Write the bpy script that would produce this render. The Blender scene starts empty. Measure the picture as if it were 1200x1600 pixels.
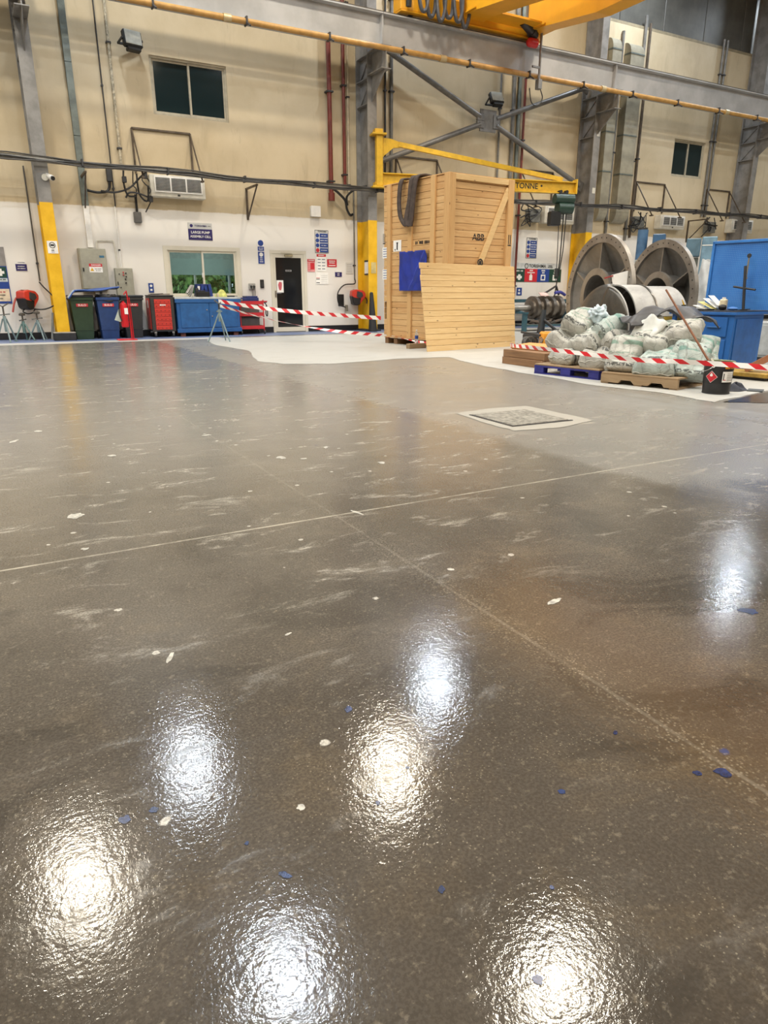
import bpy, bmesh, math, random
from mathutils import Vector, Matrix, noise
random.seed(7)
SC = bpy.context.scene
COL = SC.collection
R = math.radians
PI = math.pi

# ------------------------------------------------------------------ camera
cam = bpy.data.cameras.new('camera')
cam.sensor_fit = 'VERTICAL'
cam.sensor_height = 24.0
cam.lens = 24.0 * 1065.0 / 1600.0
cam.clip_start = 0.05
cam.clip_end = 300
camo = bpy.data.objects.new('camera', cam)
COL.objects.link(camo)
camo.location = (0, 0, 1.08)
camo.rotation_euler = (R(90 - 17.82), 0, R(-28.94))
SC.camera = camo

# ------------------------------------------------------------------ view + world
SC.view_settings.view_transform = 'Standard'
SC.view_settings.look = 'None'
SC.view_settings.gamma = 1.0
SC.view_settings.exposure = 0.12
SC.view_settings.use_curve_mapping = False
SC.cycles.use_denoising = True
world = bpy.data.worlds.new('daylight')
SC.world = world
world.use_nodes = True
wb = world.node_tree.nodes['Background']
wb.inputs['Color'].default_value = (0.86, 0.93, 1.0, 1)
wb.inputs['Strength'].default_value = 1.6

# ------------------------------------------------------------------ high bay lamps of the hall (light data)
LAMP_Z = 11.7
WARM = (1.0, 0.90, 0.73)
COOL = (0.80, 0.90, 1.0)
WARM_W, COOL_W = 360.0, 265.0
LAMPS = []
for k in range(-1, 4):
    for j, y in enumerate((14.0, 6.95, 0.0, -7.0)):
        if (k, j) == (3, 0):
            continue
        LAMPS.append((-0.1 + 8.05 * k - 0.3 * (j == 1 and k == 1), y - 0.1 * (k == 0), 'warm'))
for k in range(-1, 4):
    for j, y in enumerate((17.1, 9.63, 2.2)):
        if (k, j) == (1, 1):
            continue
        LAMPS.append((3.1 + 8.36 * k, y + (0.3 * k - 0.3 if j == 0 else 0), 'cool'))

# ------------------------------------------------------------------ helpers
def lin(c):
    c = c / 255.0
    return c / 12.92 if c <= 0.04045 else ((c + 0.055) / 1.055) ** 2.4

def rgb(r, g, b):
    return (lin(r), lin(g), lin(b), 1.0)

def tag(o, label=None, cat=None, group=None, kind=None):
    if label: o['label'] = label
    if cat: o['category'] = cat
    if group: o['group'] = group
    if kind: o['kind'] = kind
    return o

def thing(name, label, cat, loc=(0, 0, 0), rz=0.0, group=None, rot=None):
    o = bpy.data.objects.new(name, None)
    o.empty_display_size = 0.1
    COL.objects.link(o)
    if abs(loc[1] - 19.2) < 1e-6: loc = (loc[0], loc[1] - 0.003, loc[2])     # fixed to the wall face
    o.location = loc
    o.rotation_euler = rot if rot else (0, 0, rz)
    return tag(o, label, cat, group)

def link(name, me, mat=None, parent=None, loc=None, rot=None):
    o = bpy.data.objects.new(name, me)
    if mat and not me.materials:
        me.materials.append(mat)
    COL.objects.link(o)
    if parent: o.parent = parent
    if loc is not None: o.location = loc
    if rot is not None: o.rotation_euler = rot
    return o

class MB:
    def __init__(self):
        self.bm = bmesh.new()
    def _bev(self, verts, w, seg=1):
        es = set()
        for v in verts:
            es.update(v.link_edges)
        bmesh.ops.bevel(self.bm, geom=list(es), offset=w, segments=seg, profile=0.7, affect='EDGES')
    def box(self, c, s, rot=None, bev=0.0, seg=1):
        M = Matrix.Translation(Vector(c))
        if rot is not None:
            M = M @ (rot.to_4x4() if isinstance(rot, Matrix) else Matrix.Rotation(rot, 4, 'Z'))
        M = M @ Matrix.Diagonal((s[0], s[1], s[2], 1))
        g = bmesh.ops.create_cube(self.bm, size=1.0, matrix=M)
        if bev: self._bev(g['verts'], bev, seg)
        return self
    def bx(self, x0, x1, y0, y1, z0, z1, bev=0.0, seg=1):
        return self.box(((x0 + x1) / 2, (y0 + y1) / 2, (z0 + z1) / 2), (abs(x1 - x0), abs(y1 - y0), abs(z1 - z0)), None, bev, seg)
    def beam(self, a, b, w, h, up=(0, 0, 1), bev=0.0):
        a, b = Vector(a), Vector(b)
        d = b - a
        x = d.normalized()
        u = Vector(up)
        y = u.cross(x)
        if y.length < 1e-4: y = Vector((0, 1, 0)).cross(x)
        y.normalize()
        z = x.cross(y)
        rot = Matrix((x, y, z)).transposed()
        return self.box((a + b) / 2, (d.length, w, h), rot, bev)
    def cyl(self, a, b, r0, r1=None, seg=14, cap=True):
        if r1 is None: r1 = r0
        a, b = Vector(a), Vector(b)
        d = b - a
        q = d.to_track_quat('Z', 'Y').to_matrix().to_4x4()
        M = Matrix.Translation((a + b) / 2) @ q
        bmesh.ops.create_cone(self.bm, cap_ends=cap, segments=seg, radius1=r0, radius2=max(r1, 1e-4), depth=d.length, matrix=M)
        return self
    def sph(self, c, r, sc=(1, 1, 1), u=12, v=8):
        M = Matrix.Translation(Vector(c)) @ Matrix.Diagonal((sc[0], sc[1], sc[2], 1))
        bmesh.ops.create_uvsphere(self.bm, u_segments=u, v_segments=v, radius=r, matrix=M)
        return self
    def tube(self, pts, r, seg=8, smooth_n=0, closed=False):
        pts = [Vector(p) for p in pts]
        if smooth_n: pts = catmull(pts, smooth_n)
        rings = []
        n = len(pts)
        prev = None
        for i, p in enumerate(pts):
            t = (pts[min(i + 1, n - 1)] - pts[max(i - 1, 0)]).normalized()
            if prev is None:
                ref = Vector((0, 0, 1)) if abs(t.z) < 0.9 else Vector((1, 0, 0))
                x = ref.cross(t).normalized()
            else:
                x = (prev - t * prev.dot(t)).normalized()
            prev = x
            y = t.cross(x)
            rr = r[i] if isinstance(r, (list, tuple)) else r
            rings.append([self.bm.verts.new(p + x * (rr * math.cos(2 * PI * k / seg)) + y * (rr * math.sin(2 * PI * k / seg))) for k in range(seg)])
        for i in range(n - 1):
            for k in range(seg):
                self.bm.faces.new((rings[i][k], rings[i][(k + 1) % seg], rings[i + 1][(k + 1) % seg], rings[i + 1][k]))
        self.bm.faces.new(rings[0][::-1])
        self.bm.faces.new(rings[-1])
        return self
    def prism(self, poly, d0, d1, axis='Y', bev=0.0):
        """poly of 2-D points; axis Y: points are (x,z); axis X: (y,z); axis Z: (x,y)"""
        def P(p, d):
            if axis == 'Y': return (p[0], d, p[1])
            if axis == 'X': return (d, p[0], p[1])
            return (p[0], p[1], d)
        a = [self.bm.verts.new(P(p, d0)) for p in poly]
        b = [self.bm.verts.new(P(p, d1)) for p in poly]
        n = len(poly)
        fs = [self.bm.faces.new(a), self.bm.faces.new(b[::-1])]
        for i in range(n):
            fs.append(self.bm.faces.new((a[i], b[i], b[(i + 1) % n], a[(i + 1) % n])))
        bmesh.ops.recalc_face_normals(self.bm, faces=fs)
        if bev: self._bev(a + b, bev)
        return self
    def lathe(self, prof, c=(0, 0, 0), seg=32, axis=None, closed=False, a0=0.0, a1=2 * PI):
        """prof: (r, h) points, revolved about local z; axis matrix orients it"""
        M = Matrix.Translation(Vector(c)) @ (axis.to_4x4() if axis else Matrix.Identity(4))
        full = abs(a1 - a0 - 2 * PI) < 1e-6
        m = seg if full else seg + 1
        rings = []
        for k in range(m):
            a = a0 + (a1 - a0) * k / seg
            rings.append([self.bm.verts.new(M @ Vector((r * math.cos(a), r * math.sin(a), h))) for r, h in prof])
        n = len(prof)
        for k in range(seg if full else seg):
            A, B = rings[k], rings[(k + 1) % m]
            for i in range(n if closed else n - 1):
                try:
                    self.bm.faces.new((A[i], B[i], B[(i + 1) % n], A[(i + 1) % n]))
                except ValueError:
                    pass
        return self
    def grid(self, fn, nu, nv, closed_u=False):
        vs = [[self.bm.verts.new(fn(i / (nu if closed_u else nu - 1), j / (nv - 1))) for j in range(nv)] for i in range(nu)]
        for i in range(nu if closed_u else nu - 1):
            for j in range(nv - 1):
                self.bm.faces.new((vs[i][j], vs[(i + 1) % nu][j], vs[(i + 1) % nu][j + 1], vs[i][j + 1]))
        return self
    def mesh(self, name, mat=None, smooth=False, weld=0.0, recalc=False):
        if weld: bmesh.ops.remove_doubles(self.bm, verts=self.bm.verts[:], dist=weld)
        if recalc: bmesh.ops.recalc_face_normals(self.bm, faces=self.bm.faces[:])
        me = bpy.data.meshes.new(name)
        self.bm.to_mesh(me)
        self.bm.free()
        if mat: me.materials.append(mat)
        if smooth:
            me.polygons.foreach_set('use_smooth', [True] * len(me.polygons))
            if smooth != 'all':
                try: me.set_sharp_from_angle(angle=R(35))
                except Exception: pass
        return me
    def build(self, name, mat, parent=None, smooth=False, loc=None, rot=None, weld=0.0, recalc=False):
        return link(name, self.mesh(name, mat, smooth, weld, recalc), None, parent, loc, rot)

def catmull(pts, n):
    out = []
    P = [pts[0]] + list(pts) + [pts[-1]]
    for i in range(1, len(P) - 2):
        p0, p1, p2, p3 = P[i - 1], P[i], P[i + 1], P[i + 2]
        for k in range(n):
            t = k / n
            out.append(0.5 * ((2 * p1) + (p2 - p0) * t + (2 * p0 - 5 * p1 + 4 * p2 - p3) * t * t + (-p0 + 3 * p1 - 3 * p2 + p3) * t ** 3))
    out.append(pts[-1])
    return out

def copy_tree(o, parent=None):
    c = o.copy()
    COL.objects.link(c)
    if parent: c.parent = parent
    for ch in list(o.children):
        copy_tree(ch, c)
    return c

# ------------------------------------------------------------------ materials
class NT:
    def __init__(self, name):
        self.m = bpy.data.materials.new(name)
        self.m.use_nodes = True
        self.t = self.m.node_tree
        self.b = self.t.nodes['Principled BSDF']
    def n(self, typ, **kw):
        nd = self.t.nodes.new(typ)
        for k, v in kw.items():
            setattr(nd, k, v)
        return nd
    def l(self, a, b):
        self.t.links.new(a, b)
    def val(self, sock, v):
        if isinstance(v, bpy.types.NodeSocket): self.l(v, sock)
        else: sock.default_value = v
    def math(self, op, a, b=0.5, c=None, clamp=False):
        nd = self.n('ShaderNodeMath', operation=op, use_clamp=clamp)
        self.val(nd.inputs[0], a); self.val(nd.inputs[1], b)
        if c is not None: self.val(nd.inputs[2], c)
        return nd.outputs[0]
    def mix(self, f, a, b, mode='MIX'):
        nd = self.n('ShaderNodeMix', data_type='RGBA', blend_type=mode)
        self.val(nd.inputs[0], f); self.val(nd.inputs[6], a); self.val(nd.inputs[7], b)
        return nd.outputs[2]
    def coords(self, kind='Object', scale=(1, 1, 1), rot=(0, 0, 0), loc=(0, 0, 0)):
        tc = self.n('ShaderNodeTexCoord')
        mp = self.n('ShaderNodeMapping')
        mp.inputs['Scale'].default_value = scale
        mp.inputs['Rotation'].default_value = rot
        mp.inputs['Location'].default_value = loc
        self.l(tc.outputs[kind], mp.inputs['Vector'])
        return mp.outputs[0]
    def noise(self, vec, scale, detail=3, rough=0.55, dist=0.0):
        nd = self.n('ShaderNodeTexNoise')
        self.l(vec, nd.inputs['Vector'])
        nd.inputs['Scale'].default_value = scale
        nd.inputs['Detail'].default_value = detail
        nd.inputs['Roughness'].default_value = rough
        nd.inputs['Distortion'].default_value = dist
        return nd.outputs['Fac']
    def voro(self, vec, scale, feature='F1', out='Distance', rand=1.0):
        nd = self.n('ShaderNodeTexVoronoi', feature=feature)
        self.l(vec, nd.inputs['Vector'])
        nd.inputs['Scale'].default_value = scale
        nd.inputs['Randomness'].default_value = rand
        return nd.outputs[out]
    def ramp(self, f, lo, hi, smooth=True):
        nd = self.n('ShaderNodeMapRange', interpolation_type='SMOOTHSTEP' if smooth else 'LINEAR')
        self.val(nd.inputs[0], f)
        nd.inputs[1].default_value = lo; nd.inputs[2].default_value = hi
        nd.inputs[3].default_value = 0; nd.inputs[4].default_value = 1
        return nd.outputs[0]
    def sep(self, vec):
        nd = self.n('ShaderNodeSeparateXYZ')
        self.l(vec, nd.inputs[0])
        return nd.outputs
    def bump(self, h, strength=0.3, dist=0.01, normal=None):
        nd = self.n('ShaderNodeBump')
        nd.inputs['Strength'].default_value = strength
        nd.inputs['Distance'].default_value = dist
        self.l(h, nd.inputs['Height'])
        if normal is not None: self.l(normal, nd.inputs['Normal'])
        return nd.outputs[0]
    def set(self, **kw):
        for k, v in kw.items():
            self.val(self.b.inputs[k.replace('_', ' ')], v)
        return self.m

_flat = {}
def flat(r, g, b, rough=0.5, metal=0.0, dirt=0.10, scale=6.0, bump=0.0):
    """painted or plastic surface with slight blotches of wear"""
    key = (r, g, b, rough, metal, dirt, scale, bump)
    if key in _flat: return _flat[key]
    t = NT('paint_%d_%d_%d' % (r, g, b))
    v = t.coords()
    nf = t.noise(v, scale, 4, 0.6)
    c = rgb(r, g, b)
    d = tuple(x * (1 - dirt * 2.2) for x in c[:3]) + (1,)
    u = tuple(min(1, x * (1 + dirt * 0.8)) for x in c[:3]) + (1,)
    col = t.mix(t.ramp(nf, 0.3, 0.7), d, u)
    t.set(Base_Color=col, Roughness=rough, Metallic=metal)
    if bump:
        t.set(Normal=t.bump(t.noise(v, scale * 8, 3), bump, 0.004))
    _flat[key] = t.m
    return t.m

def wood(name, c0, c1, along='X', rough=0.6, knots=True):
    t = NT(name)
    oi = t.n('ShaderNodeObjectInfo')
    tc = t.n('ShaderNodeTexCoord')
    add = t.n('ShaderNodeVectorMath', operation='MULTIPLY_ADD')
    t.l(oi.outputs['Random'], add.inputs[0])
    add.inputs[1].default_value = (37, 23, 51)
    t.l(tc.outputs['Object'], add.inputs[2])
    mp = t.n('ShaderNodeMapping')
    sc = {'X': (0.6, 9, 9), 'Y': (9, 0.6, 9), 'Z': (9, 9, 0.6)}[along]
    mp.inputs['Scale'].default_value = sc
    t.l(add.outputs[0], mp.inputs[0])
    g = t.noise(mp.outputs[0], 3.0, 5, 0.6, 1.2)
    g2 = t.noise(mp.outputs[0], 14.0, 3, 0.6, 0.4)
    f = t.math('ADD', t.math('MULTIPLY', t.ramp(g, 0.3, 0.7), 0.5), t.math('MULTIPLY', g2, 0.25))
    f = t.math('ADD', f, t.math('MULTIPLY', oi.outputs['Random'], 0.42), clamp=True)
    col = t.mix(f, rgb(*c0), rgb(*c1))
    if knots:
        mk = t.n('ShaderNodeMapping')
        ks = {'X': (1, 2.2, 2.2), 'Y': (2.2, 1, 2.2), 'Z': (2.2, 2.2, 1)}[along]
        mk.inputs['Scale'].default_value = ks
        t.l(add.outputs[0], mk.inputs[0])
        vd = t.voro(mk.outputs[0], 3.4)
        kn = t.ramp(vd, 0.105, 0.06)
        col = t.mix(t.math('MULTIPLY', kn, 0.75), col, rgb(96, 62, 34))
    t.set(Base_Color=col, Roughness=rough, Normal=t.bump(g2, 0.25, 0.003))
    return t.m

FONTS = []
def text(parent, s, size, mat, loc, rot=(PI / 2, 0, 0), align='CENTER', name='lettering', bold=False, sx=1.0):
    cu = bpy.data.curves.new(name, 'FONT')
    cu.body = s
    cu.size = size
    cu.align_x = align
    cu.align_y = 'CENTER'
    cu.resolution_u = 3
    if bold: cu.offset = size * 0.018
    o = bpy.data.objects.new(name, cu)
    COL.objects.link(o)
    o.parent = parent
    o.location = loc
    o.rotation_euler = rot
    o.scale = (sx, 1, 1)
    FONTS.append((o, mat))
    return o

READABLE = {'TORISHIMA', 'LARGE PUMP', 'ASSEMBLY CELL', 'DANGER', 'SULO', 'ABB', 'TONNE', 'J', 'O', 'T'}
def marks(parent, s, size, mat, loc, rot=(PI / 2, 0, 0), sx=1.0):
    """lettering too small to read in the photograph: a row of uneven printed strokes"""
    r_ = random.Random(len(s) * 31 + int(size * 1000))
    m = MB()
    x = -0.28 * size * len(s)
    for ch in s:
        if ch != ' ':
            w, h = size * r_.uniform(0.30, 0.46), size * r_.uniform(0.55, 0.72)
            m.bx(x, x + w, -h / 2, h / 2, 0, 0.0008)
        x += size * 0.56
    o = m.build('lettering', mat, parent, loc=loc, rot=rot)
    o.scale = (sx, 1, 1)
    return o

def finish_text():
    bpy.context.view_layer.update()
    dg = bpy.context.evaluated_depsgraph_get()
    todo = []
    for o, mat in FONTS:
        me = bpy.data.meshes.new_from_object(o.evaluated_get(dg))
        todo.append((o, mat, me))
    for o, mat, me in todo:
        n = link('lettering', me, None, o.parent, tuple(o.location), tuple(o.rotation_euler))
        n.scale = o.scale
        me.materials.clear()
        me.materials.append(mat)
        cu = o.data
        bpy.data.objects.remove(o)
        bpy.data.curves.remove(cu)

W = 19.2       # face of the long wall
# ------------------------------------------------------------------ shared materials
WHITE = flat(232, 230, 226, 0.55, dirt=0.05)
OFFWH = flat(214, 210, 198, 0.5, dirt=0.06)
BLACK = flat(24, 24, 26, 0.45, dirt=0.15)
DARK = flat(52, 52, 54, 0.5, dirt=0.15)
STEEL_GREY = flat(128, 126, 124, 0.45, dirt=0.10, scale=3)
PIPE_GREY = flat(118, 116, 112, 0.45, 0.3, dirt=0.15)
YELLOW = flat(222, 174, 34, 0.4, dirt=0.08)
NAVY = flat(44, 36, 96, 0.4, dirt=0.04)
SIGNBLUE = flat(36, 66, 140, 0.4, dirt=0.04)
SIGNRED = flat(196, 40, 52, 0.4, dirt=0.04)
SIGNGREEN = flat(26, 66, 56, 0.4, dirt=0.04)
INK = flat(30, 30, 34, 0.6, dirt=0.02)
PAPER = flat(240, 238, 234, 0.6, dirt=0.03)
RUST = flat(112, 44, 34, 0.45, dirt=0.1)
CHROME = flat(190, 190, 190, 0.25, 0.9, dirt=0.05)
RUBBER = flat(30, 30, 32, 0.6, dirt=0.1)

def glass_mat():
    t = NT('window_glass')
    t.set(Base_Color=(0.9, 0.97, 0.96, 1), Roughness=0.02, IOR=1.45, Transmission_Weight=1.0)
    # thin pane: mostly clear, part mirror by the angle of incidence
    g = t.n('ShaderNodeBsdfGlossy'); g.inputs['Roughness'].default_value = 0.03
    tr = t.n('ShaderNodeBsdfTransparent'); tr.inputs['Color'].default_value = (0.82, 0.93, 0.92, 1)
    fr = t.n('ShaderNodeFresnel'); fr.inputs['IOR'].default_value = 1.5
    mx = t.n('ShaderNodeMixShader')
    t.l(fr.outputs[0], mx.inputs[0]); t.l(tr.outputs[0], mx.inputs[1]); t.l(g.outputs[0], mx.inputs[2])
    t.l(mx.outputs[0], t.t.nodes['Material Output'].inputs['Surface'])
    return t.m
GLASS = glass_mat()
def dark_glass():
    t = NT('tinted_glass')
    t.set(Base_Color=rgb(26, 40, 42), Roughness=0.06, Specular_IOR_Level=0.6)
    return t.m
TINT = dark_glass()

# ------------------------------------------------------------------ floor
def floor_material():
    t = NT('sealed_concrete')
    tc = t.n('ShaderNodeTexCoord')
    P = tc.outputs['Object']
    X, Y, Z = t.sep(P)
    # big tone
    n1 = t.noise(P, 0.55, 5, 0.6, 0.3)
    n2 = t.noise(P, 2.6, 5, 0.65, 0.6)
    col = t.mix(t.ramp(n1, 0.32, 0.68), rgb(66, 60, 53), rgb(90, 83, 75))
    col = t.mix(t.math('MULTIPLY', t.ramp(n2, 0.5, 0.72), 0.45), col, rgb(98, 84, 64))
    col = t.mix(t.math('MULTIPLY', t.ramp(n2, 0.44, 0.28), 0.5), col, rgb(70, 66, 60))
    n3 = t.noise(P, 1.5, 6, 0.62, 0.8)
    col = t.mix(t.math('MULTIPLY', t.ramp(n3, 0.52, 0.60), 0.55), col, rgb(50, 46, 41))
    # dry, paler bay beyond the joint on the right
    wob = t.math('MULTIPLY', t.math('SUBTRACT', n2, 0.5), 0.5)
    ex = t.ramp(t.math('ADD', X, t.math('MULTIPLY', wob, 0.5)), 3.2, 3.42)
    ey = t.ramp(t.math('ADD', Y, t.math('ADD', wob, t.math('MULTIPLY', X, 0.22))), 2.9, 3.5)
    pale = t.math('MULTIPLY', ex, ey)
    col = t.mix(t.math('MULTIPLY', pale, 0.55), col, rgb(150, 149, 145))
    # far half paler: grazing reflection of the walls put into the colour
    far = t.ramp(t.math('ADD', t.math('ADD', Y, t.math('MULTIPLY', X, 0.25)), t.math('MULTIPLY', wob, 4.0)), 0.9, 6.5)
    col = t.mix(t.math('MULTIPLY', far, 0.62), col, rgb(152, 148, 140))
    # trowel scuffs: short pale streaks along x
    ms = t.n('ShaderNodeMapping'); ms.inputs['Scale'].default_value = (1.0, 2.6, 1); ms.inputs['Rotation'].default_value = (0, 0, R(16))
    t.l(P, ms.inputs[0])
    s1 = t.noise(ms.outputs[0], 2.2, 9, 0.76, 0.5)
    scuff = t.math('MULTIPLY', t.ramp(s1, 0.54, 0.67), 0.7)
    # fewer scuffs right in front of the camera
    keep = t.math('ADD', 0.06, t.math('MULTIPLY', t.ramp(Y, 1.3, 3.0), 0.94))
    col = t.mix(t.math('MULTIPLY', scuff, keep), col, rgb(176, 170, 158))
    # chips of pale screed
    vd = t.voro(P, 4.6)
    vn = t.noise(P, 24, 4, 0.7)
    chip = t.ramp(t.math('ADD', vd, t.math('MULTIPLY', vn, 0.16)), 0.150, 0.132)
    col = t.mix(t.math('MULTIPLY', chip, 0.85), col, rgb(186, 181, 170))
    # fine pale grains
    g1 = t.voro(P, 95.0)
    gm = t.noise(P, 5.0, 3, 0.6)
    grain = t.math('MULTIPLY', t.ramp(g1, 0.22, 0.12), t.ramp(gm, 0.38, 0.62))
    col = t.mix(t.math('MULTIPLY', grain, 0.42), col, rgb(166, 156, 136))
    g2 = t.noise(P, 130.0, 2, 0.6)
    col = t.mix(t.math('MULTIPLY', t.ramp(g2, 0.40, 0.60), 0.42), col, rgb(52, 47, 41))
    g3 = t.noise(P, 38.0, 4, 0.7)
    col = t.mix(t.math('MULTIPLY', t.ramp(g3, 0.55, 0.72), 0.35), col, rgb(138, 128, 112))
    # blue paint drips
    bd = t.voro(P, 1.35)
    bl = t.ramp(t.math('ADD', bd, t.math('MULTIPLY', vn, 0.06)), 0.058, 0.045)
    col = t.mix(t.math('MULTIPLY', bl, 0.8), col, rgb(38, 62, 110))
    # saw-cut joints
    jx = t.math('ABSOLUTE', t.math('SUBTRACT', X, 1.38))
    jy = t.math('ABSOLUTE', t.math('SUBTRACT', Y, 3.01))
    jx2 = t.math('ABSOLUTE', t.math('SUBTRACT', X, 4.70))
    broken = t.math('ADD', 0.25, t.math('MULTIPLY', t.ramp(t.noise(P, 3.5, 5, 0.75), 0.38, 0.6), 0.75))
    ja = t.ramp(jy, 0.011, 0.004)
    jb = t.math('MULTIPLY', t.ramp(jx, 0.010, 0.003), 0.16)
    jc = t.math('MULTIPLY', t.ramp(jx2, 0.014, 0.005), t.ramp(Y, 3.4, 2.6))
    j = t.math('MAXIMUM', t.math('MAXIMUM', ja, jb), jc)
    jm = t.math('MULTIPLY', j, broken)
    col = t.mix(t.math('MULTIPLY', jm, 0.8), col, rgb(178, 172, 158))
    wide = t.math('MULTIPLY', t.ramp(jx, 0.10, 0.0), t.math('MULTIPLY', t.ramp(g1, 0.45, 0.1), 0.4))
    col = t.mix(wide, col, rgb(150, 142, 126))
    # orange-peel seal coat: glossy, dimpled
    h1 = t.noise(P, 95.0, 3, 0.6)
    h2 = t.noise(P, 28.0, 3, 0.55)
    h = t.math('ADD', t.math('MULTIPLY', h1, 1.0), t.math('MULTIPLY', h2, 1.2))
    patchy = t.ramp(t.noise(P, 1.3, 4, 0.6, 0.5), 0.35, 0.65)
    rough = t.math('ADD', 0.07, t.math('MULTIPLY', patchy, 0.06))
    rough = t.math('ADD', rough, t.math('MULTIPLY', far, 0.10))
    rough = t.math('ADD', rough, t.math('MULTIPLY', pale, 0.10))
    rough = t.math('ADD', rough, t.math('MULTIPLY', t.math('MAXIMUM', scuff, chip), 0.2), clamp=True)
    t.set(Base_Color=col, Roughness=rough, Normal=t.bump(h, 0.42, 0.00105), Specular_IOR_Level=0.6)
    return t.m
FLOORM = floor_material()
floor = MB().bx(-16, 40, -14, 19.45, -0.2, 0).build('floor', FLOORM)
tag(floor, 'glossy dark grey sealed concrete hall floor with pale scuffs', 'floor', kind='structure')

def ragged(poly, step=0.18, amp=0.035, seed=0.0):
    out = []
    n = len(poly)
    for i in range(n):
        a, b = Vector(poly[i]), Vector(poly[(i + 1) % n])
        k = max(1, int((b - a).length / step))
        nr = Vector((-(b - a).y, (b - a).x)).normalized()
        for q in range(k):
            p = a.lerp(b, q / k)
            w = noise.noise(Vector((p.x * 2.3, p.y * 2.3, seed))) + 0.6 * noise.noise(Vector((p.x * 7, p.y * 7, seed + 5)))
            out.append(p + nr * (w * amp))
    return out
def floor_patch(name, poly, mat, z=0.002, amp=0.035, step=0.18, seed=0.0):
    bm = bmesh.new()
    pts = ragged(poly, step, amp, seed) if amp else [Vector(p) for p in poly]
    f = bm.faces.new([bm.verts.new((p.x, p.y, z)) for p in pts])
    if f.normal.z < 0: f.normal_flip()
    bmesh.ops.triangulate(bm, faces=bm.faces[:])
    me = bpy.data.meshes.new(name)
    bm.to_mesh(me); bm.free()
    me.materials.append(mat)
    return link(name, me, None, floor)
def floor_paint(name, c, rough=0.45, wear=0.3, under=(150, 145, 136)):
    t = NT(name)
    v = t.coords()
    ms = t.n('ShaderNodeMapping'); ms.inputs['Scale'].default_value = (1, 2.6, 1); t.l(v, ms.inputs[0])
    a = t.noise(ms.outputs[0], 1.6, 6, 0.68, 0.5)
    b = t.noise(v, 9, 4, 0.65)
    col = t.mix(t.math('MULTIPLY', t.ramp(a, 0.48, 0.75), wear), rgb(*c), rgb(*under))
    col = t.mix(t.math('MULTIPLY', t.ramp(b, 0.62, 0.75), wear * 0.8), col, rgb(*[int(x * 0.72) for x in under]))
    t.set(Base_Color=col, Roughness=rough, Normal=t.bump(t.noise(v, 60, 2), 0.2, 0.002))
    return t.m
WHITE_FLOOR = floor_paint('dusty_white_floor', (178, 177, 172), 0.5, 0.45)
BLUE_FLOOR = floor_paint('blue_walkway_paint', (104, 120, 158), 0.4, 0.6, (140, 144, 152))
LINE_FLOOR = floor_paint('white_line_paint', (190, 188, 182), 0.45, 0.4)
floor_patch('painted_walkway', [(-14, 17.8), (24, 17.8), (24, 19.2), (-14, 19.2)], BLUE_FLOOR, 0.0015, 0.01)
floor_patch('painted_line', [(-14, 17.1), (5.0, 17.15), (5.0, 17.8), (-14, 17.75)], LINE_FLOOR, 0.0022, 0.015, seed=3)
floor_patch('pale_painted_area', [(4.55, 17.4), (4.15, 15.2), (4.3, 13.2), (3.72, 11.1), (3.95, 10.45), (4.6, 10.1), (6.1, 10.35), (6.95, 10.2), (6.6, 9.0), (6.42, 7.3), (6.35, 6.1), (6.5, 5.3),
    (6.42, 4.55), (7.7, 4.8), (9.4, 4.5), (16, 5.2), (24, 8), (24, 17.8), (9, 17.4)], WHITE_FLOOR, 0.003, 0.05, seed=9)
WET = floor_paint('wet_dark_floor', (66, 62, 56), 0.16, 0.2, (84, 78, 70))
floor_patch('dark_coated_area', [(6.5, 4.5), (6.9, 4.15), (7.6, 3.95), (10.5, 3.6), (14, 4.6), (9.4, 4.45), (7.7, 4.75)], WET, 0.0045, 0.03, seed=12)

# paint drips and chips that can be picked out on the floor
CHIPM = flat(178, 174, 164, 0.5, dirt=0.2, scale=40)
SCUFFM = flat(158, 152, 138, 0.5, dirt=0.2, scale=40)
DRIPM = flat(28, 46, 88, 0.25, dirt=0.3, scale=50)
def blot(name, x, y, a, b, rot, mat, seed, z=0.0012):
    pts = []
    for k in range(18):
        th = 2 * PI * k / 18
        rr = 1 + 0.55 * noise.noise(Vector((math.cos(th) * 1.7, math.sin(th) * 1.7, seed * 3.1)))
        px, py = a * rr * math.cos(th), b * rr * math.sin(th)
        pts.append((x + px * math.cos(rot) - py * math.sin(rot), y + px * math.sin(rot) + py * math.cos(rot)))
    floor_patch(name, pts, mat, z, 0)
for i, (x, y, a, b) in enumerate([(0.221, 3.644, 0.05, 0.05), (1.597, 4.355, 0.04, 0.05), (0.435, 1.166, 0.011, 0.012), (0.208, 3.111, 0.02, 0.02), (2.131, 3.890, 0.03, 0.04),
        (0.704, 1.933, 0.008, 0.014), (0.326, 1.966, 0.01, 0.035), (1.653, 1.696, 0.045, 0.016), (1.493, 2.132, 0.02, 0.016), (0.809, 0.626, 0.005, 0.006),
        (0.588, 4.980, 0.03, 0.04), (1.353, 5.377, 0.03, 0.05), (0.0, 5.846, 0.03, 0.07), (0.193, 6.200, 0.03, 0.06), (1.72, 4.25, 0.025, 0.03), (2.0, 4.5, 0.02, 0.05), (1.5, 3.0, 0.012, 0.06)]):
    blot('paint_chip', x, y, a * 0.8, b * 0.8, -0.5 + 0.9 * math.sin(i * 2.1), CHIPM, i + 1)
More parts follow.
